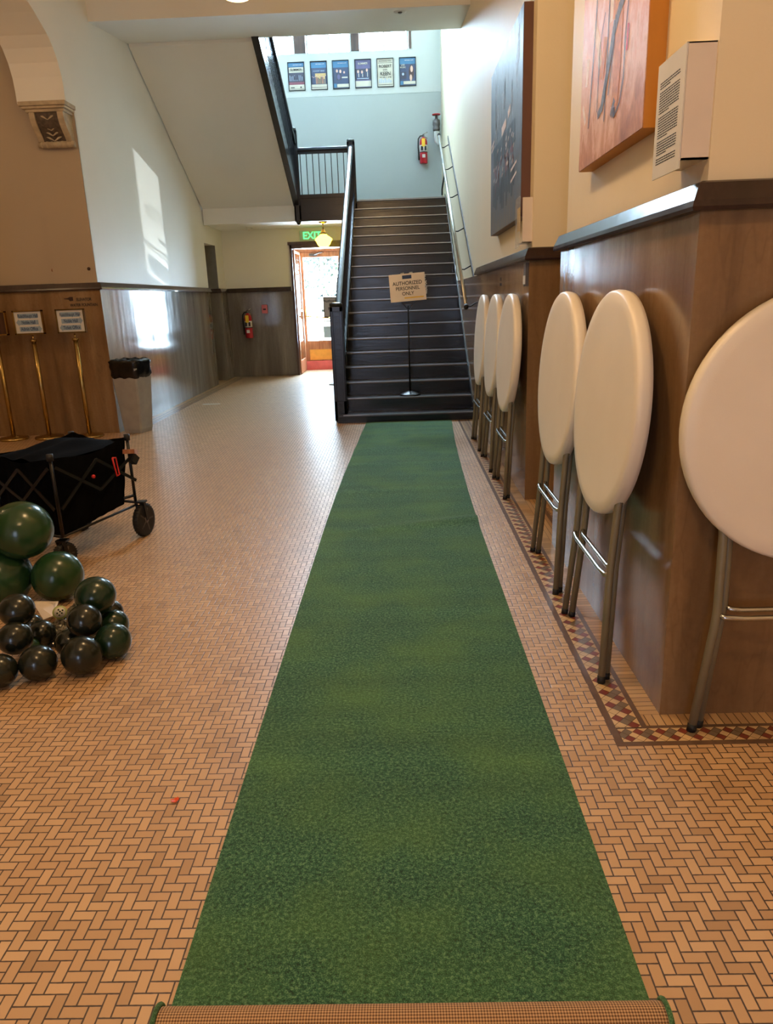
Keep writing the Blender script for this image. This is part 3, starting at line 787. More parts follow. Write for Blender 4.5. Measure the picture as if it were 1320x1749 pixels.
MB().box(.902, .906, 2.932, 3.898, 2.112, 3.548).build('canvas_face', M['paint1'], pn)
def strokes(name, lst, mats, parent, x, yc0, yc1, z0, z1):
    # u: 0 left (far) .. 1 right (near); v: 0 bottom .. 1 top
    mb = MB(); us = list(mats)
    for mi, wdt, pts in lst:
        P = [(yc0+(yc1-yc0)*u, z0+(z1-z0)*v) for u, v in pts]
        for k in range(len(P)-1):
            a = Vector(P[k]); b = Vector(P[k+1]); d = (b-a)
            if d.length < 1e-6: continue
            d.normalize(); nrm = Vector((-d.y, d.x))*wdt/2
            q = [a-nrm-d*wdt*.2, b-nrm*.9+d*wdt*.2, b+nrm*.9+d*wdt*.2, a+nrm-d*wdt*.2]
            lift = .0006*(mi+1)+.00005*k
            mb.add([(x-lift, p[0], p[1]) for p in q], [(0, 1, 2, 3)], mi)
    return mb.build(name, [M[m_] for m_ in us], parent)
M['s_dark'] = flat('dark_violet_paint', S(70, 48, 62), .5, vs=40, var=.2)
M['s_grey'] = flat('slate_paint', S(116, 112, 126), .5, vs=60, var=.35)
M['s_och'] = flat('ochre_paint', S(206, 140, 74), .5, vs=30, var=.15)
M['s_red'] = flat('rose_paint', S(216, 66, 80), .5, vs=30, var=.15)
M['s_wht'] = flat('pale_pink_paint', S(240, 226, 226), .5, vs=30, var=.1)
strokes('brushwork', [
    (0, .06, [(.22, .62), (.3, .52), (.34, .42)]), (0, .05, [(.12, .5), (.1, .4)]), (0, .05, [(.5, .75), (.5, .56)]), (0, .03, [(.05, .3), (.1, .22)]),
    (1, .12, [(.6, 1.0), (.6, .64), (.58, .56)]), (1, .10, [(.62, .52), (.62, .34), (.6, .2)]), (1, .06, [(.42, .5), (.38, .36)]),
    (2, .06, [(.83, 1), (.81, .75), (.78, .63)]), (2, .05, [(.74, .62), (.62, .56), (.54, .48)]), (2, .05, [(.56, .52), (.5, .4), (.4, .22)]), (2, .035, [(.4, .22), (.34, .2)]), (2, .03, [(.6, .2), (.56, .15)]),
    (3, .011, [(.27, 1), (.24, .6), (.17, .18)]), (3, .011, [(.47, 1), (.46, .5), (.45, .15)]), (3, .011, [(.88, 1), (.87, .7), (.86, .52)]), (3, .008, [(.4, .62), (.33, .5), (.32, .22)]),
    (3, .009, [(.75, .6), (.72, .42), (.72, .26), (.68, .17), (.6, .13)]), (3, .008, [(.6, 1), (.59, .6)]), (3, .03, [(.6, .165), (.6, .14)]), (3, .01, [(.57, .55), (.56, .45), (.5, .25)]),
    (4, .03, [(.41, 1), (.4, .93), (.42, .86)]), (4, .02, [(.76, .45), (.75, .36)])],
    ['s_wht', 's_och', 's_grey', 's_dark', 's_red'], pn, .902, 3.898, 2.932, 2.112, 3.0)
# its label: wedge box with a printed sheet
lb = thing('wall_label', 'white acrylic label holder with a text sheet beside the pink drip painting', 'label', (.97, 2.56, 1.9))
MB().prism([(.972, 1.93), (.885, 1.93), (.885, 2.25), (.972, 2.25)], 'y', 2.475, 2.49).build('side_panel', M['beige_paper'], lb)
MB().prism([(.972, 1.93), (.885, 1.93), (.885, 2.25), (.972, 2.25)], 'y', 2.69, 2.70).build('side_panel', M['beige_paper'], lb)
MB().box(.884, .972, 2.475, 2.7, 1.93, 1.935).build('bottom_panel', M['beige_paper'], lb)
MB().box(.884, .972, 2.475, 2.7, 2.246, 2.25).build('top_panel', M['beige_paper'], lb)
sh = MB().box(.88, .884, 2.475, 2.72, 1.905, 2.25).build('sheet', M['paper'], lb)
tx = MB()
zz = 2.19
random.seed(3)
for k in range(30):
    if k in (3, 12, 21, 27): zz -= .006; 
    z_ = zz-k*.0075; y = 2.515; e_ = 2.69-random.random()*.02
    if k in (2, 11, 20, 26): e_ = 2.58+random.random()*.07
    y2 = 2.69
    yy = 2.69
    end = 2.515 if k not in (2, 11, 20, 26) else 2.6
    while yy > end:
        wl = .006+random.random()*.013
        tx.box(.8792, .88, max(end, yy-wl), yy, z_-.0016, z_+.0016); yy -= wl+.004
tx.build('printed_text', M['ink'], lb)

# far painting
pf = thing('painting', 'tall dark blue and grey painting with red figures on the wall beyond the opening', 'painting', (.97, 6.5, 2.08))
M['paint2'] = canvas_mat('slate_blue_paint', [(.25, S(120, 96, 78)), (.38, S(92, 78, 74)), (.5, S(74, 74, 88)), (.62, S(96, 106, 130)), (.75, S(64, 74, 98)), (.9, S(130, 146, 172))], (2.0, 3.5), 3)
MB().box(.905, .972, 5.66, 7.42, 2.085, 3.43).build('canvas_edge', M['canvas_side2'], pf)
MB().box(.902, .906, 5.66, 7.42, 2.087, 3.428).build('canvas_face', M['paint2'], pf)
M['s_red2'] = flat('dull_red_paint', S(122, 58, 66), .5, vs=20, var=.3)
M['s_bl'] = flat('pale_blue_paint', S(170, 186, 208), .5, vs=20, var=.3)
M['s_nv'] = flat('navy_paint', S(46, 50, 66), .5, vs=20, var=.2)
random.seed(11)
sk = []
for k in range(26):
    u = random.uniform(.12, .9); v = random.uniform(.62, .95); sk.append((0, .03, [(u, v), (u+random.uniform(-.03, .03), v-random.uniform(.08, .2))]))
for k in range(44):
    u = random.uniform(.12, .82); v = random.uniform(.3, .52); sk.append((1, .04, [(u, v), (u+.01, v-random.uniform(.03, .08))]))
for k in range(14):
    u = .12+k*.052; sk.append((2, .07, [(u, .52), (u+.01, .42)])); sk.append((2, .06, [(u, .3), (u, .12+random.uniform(0, .1))]))
for k in range(26):
    u = random.uniform(.12, .82); v = random.uniform(.3, .5); sk.append((3, .016, [(u, v), (u+.02, v+.015)]))
sk += [(3, .07, [(.42, .56), (.55, .58)]), (3, .06, [(.62, .6), (.68, .62)]), (3, .02, [(.04, .56), (.14, .58)]), (3, .02, [(.04, .53), (.14, .55)]), (3, .02, [(.72, .28), (.88, .3)]), (3, .02, [(.72, .22), (.88, .245)])]
strokes('brushwork', sk, ['s_bl', 's_red2', 's_nv', 's_wht'], pf, .902, 7.42, 5.66, 2.087, 3.428)
lb2 = thing('wall_label', 'narrow clear label holder below the corner of the dark blue painting', 'label', (.97, 5.63, 1.9))
MB().box(.9, .972, 5.55, 5.56, 1.9, 2.2).box(.9, .972, 5.55, 5.75, 1.9, 1.905).build('side_panel', M['beige_paper'], lb2)
MB().box(.88, .884, 5.55, 5.75, 1.87, 2.21).build('cover', M['acrylic'], lb2)
MB().box(.885, .887, 5.57, 5.7, 1.98, 2.14).build('sheet', M['yellow'], lb2)
dv = thing('card_reader', 'slim grey plate with a white lower half on the marble beyond the opening', 'wall plate', (.94, 5.56, 1.6))
MB().box(.925, .944, 5.53, 5.62, 1.6, 1.76).build('body', M['greypipe'], dv); MB().box(.921, .925, 5.535, 5.615, 1.615, 1.675).build('face', M['paper'], dv)
sg = thing('wall_lettering', 'small dark lettering on the marble above the far folding tables', 'lettering', (.944, 6.98, 1.58))
m4 = frame4(Vector((.9435, 6.98, 1.68)), (0, -1, 0), (0, 0, 1)); text("REST", .045, 'letters', M['ink'], sg, m4)
m4 = frame4(Vector((.9435, 6.98, 1.635)), (0, -1, 0), (0, 0, 1)); text("ROOMS", .035, 'letters', M['ink'], sg, m4)

# ================================================================== POSTERS
def colmat(name, c): M[name] = flat(name, c, .5, var=.04)
colmat('p_navy', S(58, 68, 98)); colmat('p_blue', S(66, 116, 156)); colmat('p_dark', S(60, 58, 76)); colmat('p_mar', S(122, 66, 80)); colmat('p_cream', S(206, 200, 186))  # print colours lightened to stand in for window haze
colmat('p_tan', S(190, 160, 110)); colmat('p_skin', S(214, 176, 160)); colmat('p_purp', S(94, 90, 128)); colmat('p_hair', S(70, 44, 44)); colmat('s_bl', S(170, 186, 208))
px = [-1.883, -1.436, -1.003, -.561, -.122, .318]
plabel = ['framed concert poster with a white title band, nearest the upper flight', 'framed concert poster with a yellowish crowd photo, second in the row',
          'framed dark blue concert poster with three pale faces, third in the row', 'framed purple-blue concert poster with three men in suits, fourth in the row',
          'framed black-on-white letterpress concert poster, fifth in the row', 'framed concert poster with a long-haired face, end of the row near the corner']
for k, x in enumerate(px):
    w2, z0, z1 = .165, 5.567, 6.073; y = YB-.006
    p = thing('poster', plabel[k], 'poster', (x, YB, z0), 0, 'framed concert posters under the stair windows')
    MB().box(x-w2, x+w2, y-.02, y, z0, z0+.012).box(x-w2, x+w2, y-.02, y, z1-.012, z1).box(x-w2, x-w2+.012, y-.02, y, z0, z1).box(x+w2-.012, x+w2, y-.02, y, z0, z1).build('frame', M['ink'], p)
    mats = ['p_navy', 'p_blue', 'p_dark', 'p_mar', 'p_cream', 'p_tan', 'p_skin', 'p_purp', 'p_hair', 'ink', 's_bl']
    ix = {n: i for i, n in enumerate(mats)}
    pr = MB(); lay = [0]
    def R(c, u0, u1, v0, v1):
        lay[0] += 1; e = y-.003-.0003*lay[0]
        a0, a1 = x-w2+.012+u0*.306, x-w2+.012+u1*.306; b0, b1 = z0+.012+v0*.482, z0+.012+v1*.482
        pr.add([(a0, e, b0), (a1, e, b0), (a1, e, b1), (a0, e, b1)], [(0, 1, 2, 3)], ix[c])
    def O(c, u, v, ru, rv):
        lay[0] += 1; e = y-.003-.0003*lay[0]
        pr.add([(x-w2+.012+(u+ru*math.cos(a))*.306, e, z0+.012+(v+rv*math.sin(a))*.482) for a in [2*PI*q/16 for q in range(16)]], [tuple(range(16))], ix[c])
    random.seed(20+k)
    if k == 0:
        R('p_dark', 0, 1, 0, 1); R('p_blue', 0, 1, .85, 1); R('p_cream', .03, .97, .64, .83); R('p_mar', 0, 1, .2, .3); R('p_cream', 0, 1, 0, .2)
        for q in range(9): R('s_bl', .06+q*.1, .09+q*.1, .34, .4+random.random()*.16)
        R('p_dark', .35, .65, .38, .52); O('ink', .76, .1, .05, .035); R('ink', .1, .35, .08, .11); R('p_dark', 0, 1, .035, .045)
    if k == 1:
        R('p_navy', 0, 1, 0, 1); R('p_blue', 0, 1, .78, .98); R('p_tan', .25, .95, .2, .58); R('p_cream', 0, 1, .0, .18)
        for q in range(10): R(random.choice(['p_dark', 'p_navy', 'p_mar']), .04+q*.095, .1+q*.095, .2, .36+random.random()*.16); O('p_skin', .07+q*.095, .42+random.random()*.1, .025, .02)
        R('p_dark', 0, 1, .06, .075)
    if k == 2:
        R('p_navy', 0, 1, 0, 1); R('p_blue', 0, 1, .76, 1); O('p_skin', .26, .64, .07, .06); O('p_skin', .48, .62, .07, .065); O('p_skin', .72, .58, .055, .045)
        R('p_dark', .2, .55, .3, .55); R('p_cream', .56, .93, .37, .42); R('p_cream', .24, 1, .04, .16); R('p_blue', .03, .2, .03, .18); O('p_purp', .36, .42, .1, .1)
    if k == 3:
        R('p_purp', 0, 1, 0, 1); R('p_dark', 0, 1, .28, .68); R('p_cream', 0, 1, .03, .24)
        for u, v in ((.18, .58), (.43, .56), (.75, .62)): R('p_navy', u-.1, u+.13, .3, v); O('p_skin', u, v, .065, .06); R('p_cream', u+.01, u+.05, .38, v-.07)
        R('s_bl', .1, .85, .31, .335)
    if k == 4:
        R('p_cream', 0, 1, 0, 1); R('ink', .04, .96, .85, .865); R('ink', .04, .96, .06, .075)
        for q in range(7): R('s_bl', .08+q*.12, .15+q*.12, .13, .22+random.random()*.08)
    if k == 5:
        R('p_navy', 0, 1, 0, 1); R('p_blue', 0, 1, .78, 1); O('p_hair', .74, .48, .17, .27); O('p_skin', .76, .6, .085, .12); O('p_skin', .7, .28, .08, .12)
        R('p_dark', .05, .42, .25, .5); O('s_bl', .2, .42, .07, .05); R('p_cream', .22, 1, .05, .16); R('p_blue', .02, .2, .03, .17)
    pr.build('print', [M[m_] for m_ in mats], p)
    def PT(s_, u, v, size, mat, sx=1.0):
        text(s_, size, 'print_text', M[mat], p, frame4(Vector((x-w2+.012+u*.306, y-.0125, z0+.012+v*.482)), (1, 0, 0), (0, 0, 1)), .0002, sx=sx)
    if k == 0: PT("SUMMER", .5, .74, .06, 'ink', 1.0)
    if k == 1: PT("CONCERT SERIES", .5, .66, .03, 's_bl')
    if k == 3: PT("SUMMER", .5, .86, .05, 'p_cream')
    if k == 4: PT("ROBERT", .5, .73, .07, 'ink', .95); PT("EARL", .5, .6, .035, 'ink', 1.2); PT("KEEN", .5, .46, .09, 'ink', .95); PT("FRI. APR. 7 - 8 PM", .5, .33, .03, 'ink'); PT("AN EVENING WITH", .5, .92, .028, 'ink')
    if k in (0, 1, 2, 5): PT("PERFORMING ARTS", .6, .91, .02, 's_wht')
    if k == 5: PT("LIVE\nMUSIC", .2, .7, .04, 'p_cream')

# ================================================================== SAFETY KIT
def extinguisher(label, x, y, z, s=1.0):
    t = thing('fire_extinguisher', label, 'fire extinguisher', (x, y, z), 0, 'red fire extinguishers hung on walls')
    R0 = .075*s
    MB().lathe([(R0*.9, z), (R0, z+.012*s), (R0, z+.38*s), (R0*.85, z+.43*s), (R0*.4, z+.465*s), (R0*.3, z+.48*s)], (x, y, 0), 24).build('cylinder', M['red'], t)
    lab = MB().lathe([(R0*1.01, z+.21*s), (R0*1.01, z+.33*s)], (x, y, 0), 24).build('instruction_band', M['paper'], t)
    MB().box(x-.055*s, x-.01*s, y-R0*1.03, y-R0*1.02, z+.23*s, z+.31*s).box(x+.01*s, x+.055*s, y-R0*.98, y-R0*.97, z+.23*s, z+.31*s).build('print', M['ink'], lab)
    MB().box(x-.035*s, x+.03*s, y-R0*1.08, y-R0*1.04, z+.3*s, z+.44*s).build('inspection_tag', M['yellow'], t)
    MB().box(x-.03*s, x+.03*s, y-R0*1.05, y-R0*.9, z+.1*s, z+.16*s).build('class_label', M['paper'], t)
    MB().lathe([(R0*1.03, z+.195*s), (R0*1.03, z+.21*s)], (x, y, 0), 24).build('strap', M['ink'], t)
    MB().tube([(x, y, z+.47*s), (x, y, z+.52*s)], .022*s, 10).build('valve', M['greypipe'], t)
    MB().tube([(x-.02*s, y-.01, z+.52*s), (x+.08*s, y-.03, z+.56*s)], .008*s, 8).tube([(x, y-.01, z+.5*s), (x+.08*s, y-.02, z+.45*s)], .007*s, 8).build('lever', M['chrome'], t)
    MB().tube([(x-.01*s, y-.01, z+.5*s), (x-.06*s, y, z+.5*s), (x-.1*s, y, z+.45*s), (x-.105*s, y, z+.3*s), (x-.095*s, y, z+.15*s)], .012*s, 8).tube([(x-.095*s, y, z+.16*s), (x-.09*s, y, z+.07*s)], .018*s, 8).build('hose', M['rubber'], t)
    MB().box(x-.03*s, x+.03*s, y+R0*.9, YB-.001, z+.3*s, z+.45*s).build('wall_bracket', M['greypipe'], t)
extinguisher('red fire extinguisher high on the landing wall, right of the balustrade', .60, YB-.085, 4.14, 1.02)
extinguisher('red fire extinguisher on the marble wall left of the back door', -3.235, YB-.105, .83, 1.08)
ps = thing('fire_alarm_pull', 'small square pinkish-red alarm pull station on marble left of the back door', 'alarm', (-2.87, YB-.02, 1.33))
MB().box(-2.93, -2.81, YB-.06, YB-.021, 1.33, 1.51).build('housing', M['pink'], ps, bevel=.006)
MB().box(-2.9, -2.84, YB-.068, YB-.06, 1.4, 1.43).build('pull_bar', M['ink'], ps)
vv = thing('standpipe_valve', 'grey fire valve with red handwheel on a white elbow pipe in the landing corner', 'valve', (.86, 16.0, 4.5))
MB().tube([(.86, 16.0, 4.72), (.86, 16.0, 4.6), (.865, 16.0, 4.53), (.9, 16.0, 4.49), (.97, 16.0, 4.48)], .05, 12).build('elbow_pipe', M['white_m'], vv)
MB().lathe([(.055, 4.7), (.07, 4.72), (.07, 4.76), (.06, 4.78), (.075, 4.82), (.07, 4.9), (.03, 4.92), (.02, 5.0)], (.86, 16.0, 0), 14).build('valve_body', M['greypipe'], vv)
MB().lathe([(.03, 4.985), (.08, 4.99), (.085, 5.005), (.03, 5.012)], (.86, 16.0, 0), 16).build('handwheel', M['red'], vv)
ex = thing('exit_sign', 'green EXIT sign above the back door, partly behind the globe lamp', 'sign', (-1.75, YB-.02, 2.72))
MB().box(-2.02, -1.5, YB-.03, YB-.004, 2.76, 2.96).build('panel', M['exitpl'], ex)
text("EXIT", .2, 'letters', M['exit'], ex, frame4(Vector((-1.76, YB-.034, 2.86)), (1, 0, 0), (0, 0, 1)), .002, sx=.95)
sd = thing('smoke_detector', 'small round white detector under the landing', 'detector', (-3.0, 15.7, 3.0))
MB().lathe([(.05, 2.98), (.07, 2.985), (.07, 3.02)], (-2.98, 15.7, 0), 18).build('body', M['white_m'], sd)
MB().lathe([(.02, 2.972), (.03, 2.98)], (-2.98, 15.7, 0), 12).build('sensor', M['beige_paper'], sd)
cd = thing('ceiling_detector', 'small white disc under the front edge of the slab above', 'detector', (.126, 10.4, 4.92))
MB().lathe([(.05, 4.915), (.08, 4.92), (.08, 4.945)], (.126, 10.3, 0), 18).build('body', M['white_m'], cd)
MB().lathe([(.02, 4.905), (.03, 4.916)], (.126, 10.3, 0), 12).build('sensor', M['greypipe'], cd)

# ================================================================== LAMPS
def lamp(label, x, y, zb, s, ztop, mat, group=None):
    t = thing('ceiling_lamp', label, 'lamp', (x, y, zb), 0, group)
    MB().lathe([(.03*s, zb), (.08*s, zb+.01*s), (.125*s, zb+.06*s), (.14*s, zb+.10*s), (.165*s, zb+.135*s), (.16*s, zb+.155*s), (.12*s, zb+.19*s), (.07*s, zb+.22*s), (.06*s, zb+.24*s)], (x, y, 0), 28).build('globe', M[mat], t)
    z = zb+.24*s
    MB().lathe([(.062*s, z-.01), (.06*s, z+.03*s), (.045*s, z+.05*s), (.02*s, z+.09*s)], (x, y, 0), 18).tube([(x, y, z+.06*s), (x, y, ztop-.03)], .014*s, 8).build('stem', M['brass'], t)
    MB().lathe([(.03*s, ztop-.05), (.08*s, ztop-.02), (.085*s, ztop)], (x, y, 0), 18).build('canopy', M['brass'], t)
lamp('yellow schoolhouse globe lamp glowing under the landing by the exit sign', -1.41, 15.0, 2.545, 1.0, 3.02, 'lamp_y')
G = 'warm globe lamps on the hall ceiling'
lamp('warm globe lamp in the hall, just showing at the top of the view', -1.27, 7.0, 3.985, 1.3, ZC, 'lamp_o', G)
lamp('warm globe lamp overhead of the green runner', -.5, 3.4, 3.985, 1.3, ZC, 'lamp_w', G)
lamp('warm globe lamp above the viewer', -.5, .3, 3.985, 1.3, ZC, 'lamp_w', G)
lamp('warm globe lamp in the side lobby beyond the arch', -6.2, 5.5, 3.985, 1.3, ZC, 'lamp_l', G)

# ================================================================== SIGN STAND ON STAIRS
sgn = thing('sign_stand', 'black music-stand style pole with an AUTHORIZED PERSONNEL ONLY sheet on the stairs', 'sign', (.126, 9.93, nz(2)))
zt = nz(2)
MB().lathe([(.14, zt), (.145, zt+.008), (.13, zt+.018), (.02, zt+.055)], (.126, 9.86, 0), 28).build('base', M['white_m'], sgn).data.materials.clear()
sgn.children[-1].data.materials.append(M['frame_b'])
MB().tube([(.126, 9.86, zt+.04), (.13, 9.86, 1.45)], .011, 10).build('pole', M['frame_b'], sgn)
MB().beam((.13, 9.86, 1.4), (.04, 9.85, 1.5), .012, .02, 0, (0, 1, 0)).beam((.13, 9.86, 1.4), (.22, 9.85, 1.5), .012, .02, 0, (0, 1, 0)).box(.05, .21, 9.85, 9.86, 1.47, 1.5).build('cradle', M['frame_b'], sgn)
# sheet corners measured: tilted a few degrees
a = math.radians(3.3); U = Vector((math.cos(a), 0, math.sin(a))); V = Vector((-math.sin(a)*1.0, .12, 1)).normalized()
o0 = Vector((.128, 9.84, 1.675))
def sheetpt(u, v): return o0+U*u+V*v
vs = [sheetpt(-.232, -.17), sheetpt(.232, -.17), sheetpt(.232, .175), sheetpt(-.232, .175)]
N_ = U.cross(V)
MB().add(vs+[v-N_*.004 for v in vs], [(0, 1, 2, 3), (7, 6, 5, 4), (0, 4, 5, 1), (1, 5, 6, 2), (2, 6, 7, 3), (3, 7, 4, 0)]).build('sheet', M['beige_paper'], sgn)
f4 = frame4(sheetpt(.0, .0)+N_*.002, U, V)
def ontx(s_, u, v, size, mat='ink', sx=1.0): text(s_, size, 'sheet_text', M[mat], sgn, frame4(sheetpt(u, v)+N_*.002, U, V), .0004, sx=sx)
ontx("AUTHORIZED", -.0, .055, .066, sx=.92); ontx("PERSONNEL", 0, -.01, .062, sx=.92); ontx("ONLY", 0, -.075, .062, sx=.92)
q = [sheetpt(-.06, .11)+N_*.001, sheetpt(.06, .11)+N_*.001, sheetpt(.06, .155)+N_*.001, sheetpt(-.06, .155)+N_*.001]
MB().add(q, [(0, 1, 2, 3)]).build('sheet_logo', M['ink_b'], sgn)
q = [sheetpt(-.05, -.135)+N_*.001, sheetpt(.2, -.135)+N_*.001, sheetpt(.2, -.12)+N_*.001, sheetpt(-.05, -.12)+N_*.001]
MB().add(q, [(0, 1, 2, 3)]).build('sheet_stripe', M['yellow'], sgn)
random.seed(5)
fm = MB()
for k in range(16):
    u = .21+random.uniform(0, .025); v = -.1+k*.015; c = sheetpt(u, v)+N_*.003
    fm.add([c, c+U*.02+V*.004, c+U*.012+V*.02+N_*.01], [(0, 1, 2)])
for u0 in (-.08, .03):
    c = sheetpt(u0, .175); fm.add([c, c+U*.05, c+U*.045+V*.015+N_*.012, c+U*.005+V*.012+N_*.014], [(0, 1, 2, 3)])
fm.build('clear_tape', M['white_m'], sgn)

# notice stand behind the newel
ns = thing('notice_stand', 'small framed notice on a pole half hidden behind the newel post', 'sign', (-1.2, 14.0, 0))
MB().box(-1.385, -1.05, 13.99, 14.01, 1.25, 1.61).build('frame', M['ink'], ns)
MB().box(-1.37, -1.065, 13.984, 13.99, 1.265, 1.595).build('sheet', M['paper'], ns)
text("Authorized\nStaff\nPublic", .07, 'sheet_text', M['ink'], ns, frame4(Vector((-1.22, 13.983, 1.47)), (1, 0, 0), (0, 0, 1)), .0004)
MB().tube([(-1.2, 14.02, .02), (-1.2, 14.02, 1.3)], .015, 8).build('pole', M['chrome'], ns)
MB().lathe([(.17, 0.001), (.17, .015), (.02, .03)], (-1.2, 14.02, 0), 20).build('base', M['white_m'], ns)

# ================================================================== BRASS SIGN STANCHIONS (left)
gst = 'brass sign stanchions in front of the lobby marble'
def stanchion(label, x, y, sw, rot, lines, hide=False, dark=False):
    t = thing('sign_stanchion', label, 'sign', (x, y, 0), 0, gst)
    MB().lathe([(.17, 0.001), (.175, .012), (.165, .03), (.06, .045), (.03, .06)], (x, y, 0), 32).build('base', M['brass'], t)
    MB().tube([(x, y, .04), (x, y, 1.21)], .027, 16).tube([(x, y, 1.19), (x, y, 1.215)], .038, 16).tube([(x, y, 1.2), (x, y, 1.27)], .01, 8).build('pole', M['brass'], t)
    U = Vector((math.cos(rot), math.sin(rot), 0)); V = Vector((0, 0, 1)); N = U.cross(V)
    c = Vector((x-.01, y-.02, 1.42))
    def bx(u0, u1, v0, v1, n0, n1, name, mat):
        vs = [c+U*u+V*v+N*n for n in (n0, n1) for u, v in ((u0, v0), (u1, v0), (u1, v1), (u0, v1))]
        return MB().add(vs, [(0, 3, 2, 1), (4, 5, 6, 7), (0, 1, 5, 4), (1, 2, 6, 5), (2, 3, 7, 6), (3, 0, 4, 7)]).build(name, M[mat], t)
    w = sw/2
    m_ = MB()
    for (u0, u1, v0, v1) in ((-w, w, -.14, -.125), (-w, w, .125, .14), (-w, -w+.014, -.14, .14), (w-.014, w, -.14, .14)):
        vs = [c+U*u+V*v+N*n for n in (-.02, .02) for u, v in ((u0, v0), (u1, v0), (u1, v1), (u0, v1))]
        m_.add(vs, [(0, 3, 2, 1), (4, 5, 6, 7), (0, 1, 5, 4), (1, 2, 6, 5), (2, 3, 7, 6), (3, 0, 4, 7)])
    m_.build('frame', M['brass'], t)
    sh = bx(-w+.012, w-.012, -.127, .127, -.006, .006, 'sheet', 'darkwood' if dark else 'paper')
    for v, s_, ar in lines:
        text(s_, .058, 'sheet_text', M['ink_b'], sh, frame4(c+V*v+N*.009, U, V), .0004, sx=.66)
        b = [(-.15, .028), (.15, .028), (.15, -.028), (-.15, -.028)]
        if ar < 0: b = [(-.19, 0), (-.145, .045), (-.145, .028), (.15, .028), (.15, -.028), (-.145, -.028), (-.145, -.045)]
        if ar > 0: b = [(.19, 0), (.145, -.045), (.145, -.028), (-.15, -.028), (-.15, .028), (.145, .028), (.145, .045)]
        k = (w-.02)/.19
        MB().add([c+U*u*k*.95+V*(v+e)+N*.0075 for u, e in b], [tuple(range(len(b)))]).build('arrow', M['pale_b'], sh)
stanchion('brass stanchion with a dark blank panel at the left edge, furthest from the bin', -4.90, 9.0, .37, 0, [], dark=True)
stanchion('brass stanchion whose sign points to Admin Office, middle of three', -4.455, 9.02, .36, 0, [(.075, 'Ruschhaupt Hall', 0), (0, 'Noble Hall', -1), (-.078, 'Admin Office', 1)])
stanchion('brass stanchion whose sign points to Ticket Office, closest to the grey bin', -3.94, 9.02, .34, .06, [(.075, 'Ruschhaupt Hall', 0), (0, 'Noble Hall', 1), (-.078, 'Ticket Office', -1)])
wl = thing('wall_lettering', 'ELEVATOR and WATER FOUNTAIN lettering with a pointing hand on lobby marble', 'lettering', (-3.86, 9.262, 1.58))
for s_, x, z in (("ELEVATOR", -3.865, 1.665), ("WATER FOUNTAIN", -3.875, 1.6)):
    text(s_, .05, 'letters', M['ink'], wl, frame4(Vector((x, 9.259, z)), (1, 0, 0), (0, 0, 1)), .0008, sx=.78)
MB().prism([(-4.11, 1.685), (-4.06, 1.69), (-4.04, 1.7), (-4.0, 1.7), (-4.0, 1.655), (-4.04, 1.65), (-4.055, 1.67), (-4.11, 1.677)], 'y', 9.258, 9.262).build('pointing_hand', M['darkwood'], wl)

# ================================================================== BIN
bn = thing('waste_bin', 'grey square waste bin lined with a black bag at the marble corner', 'bin', (-3.42, 9.32, 0), -.28)
def loft(mb, secs, mi=0, smooth=False, caps=True):
    n = len(secs[0]); vs = [q for s_ in secs for q in s_]; fs = []
    for k in range(len(secs)-1):
        for i in range(n): fs.append((k*n+i, k*n+(i+1) % n, (k+1)*n+(i+1) % n, (k+1)*n+i))
    if caps: fs.append(tuple(range(n))); fs.append(tuple((len(secs)-1)*n+i for i in range(n)))
    mb.add(vs, fs, mi, smooth)
def sq(a, b, z, k=.02): return [(-a+k, -b, z), (a-k, -b, z), (a, -b+k, z), (a, b-k, z), (a-k, b, z), (-a+k, b, z), (-a, b-k, z), (-a, -b+k, z)]
mb = MB(); loft(mb, [sq(.125, .125, .0), sq(.135, .135, .05), sq(.19, .17, .8), sq(.195, .175, .82)]); mb.build('body', M['bin'], bn, local=True)
random.seed(9); mb = MB(); secs = []
for r_, z in ((.2, .70), (.215, .74), (.21, .79), (.218, .84), (.215, .885), (.22, .91), (.19, .93), (.17, .90)):
    s_ = []
    for i in range(40):
        a = 2*PI*i/40; q = 1/max(abs(math.cos(a)), abs(math.sin(a))*1.1)
        q = min(q, 1.25)*.93; rr = r_*q*(1+random.uniform(-.035, .035)); s_.append((rr*math.cos(a), rr*math.sin(a), z+.008*math.sin(i*1.3+z*40)))
    secs.append(s_)
loft(mb, secs, 0, True, False); mb.build('bin_liner', M['bag'], bn, local=True)

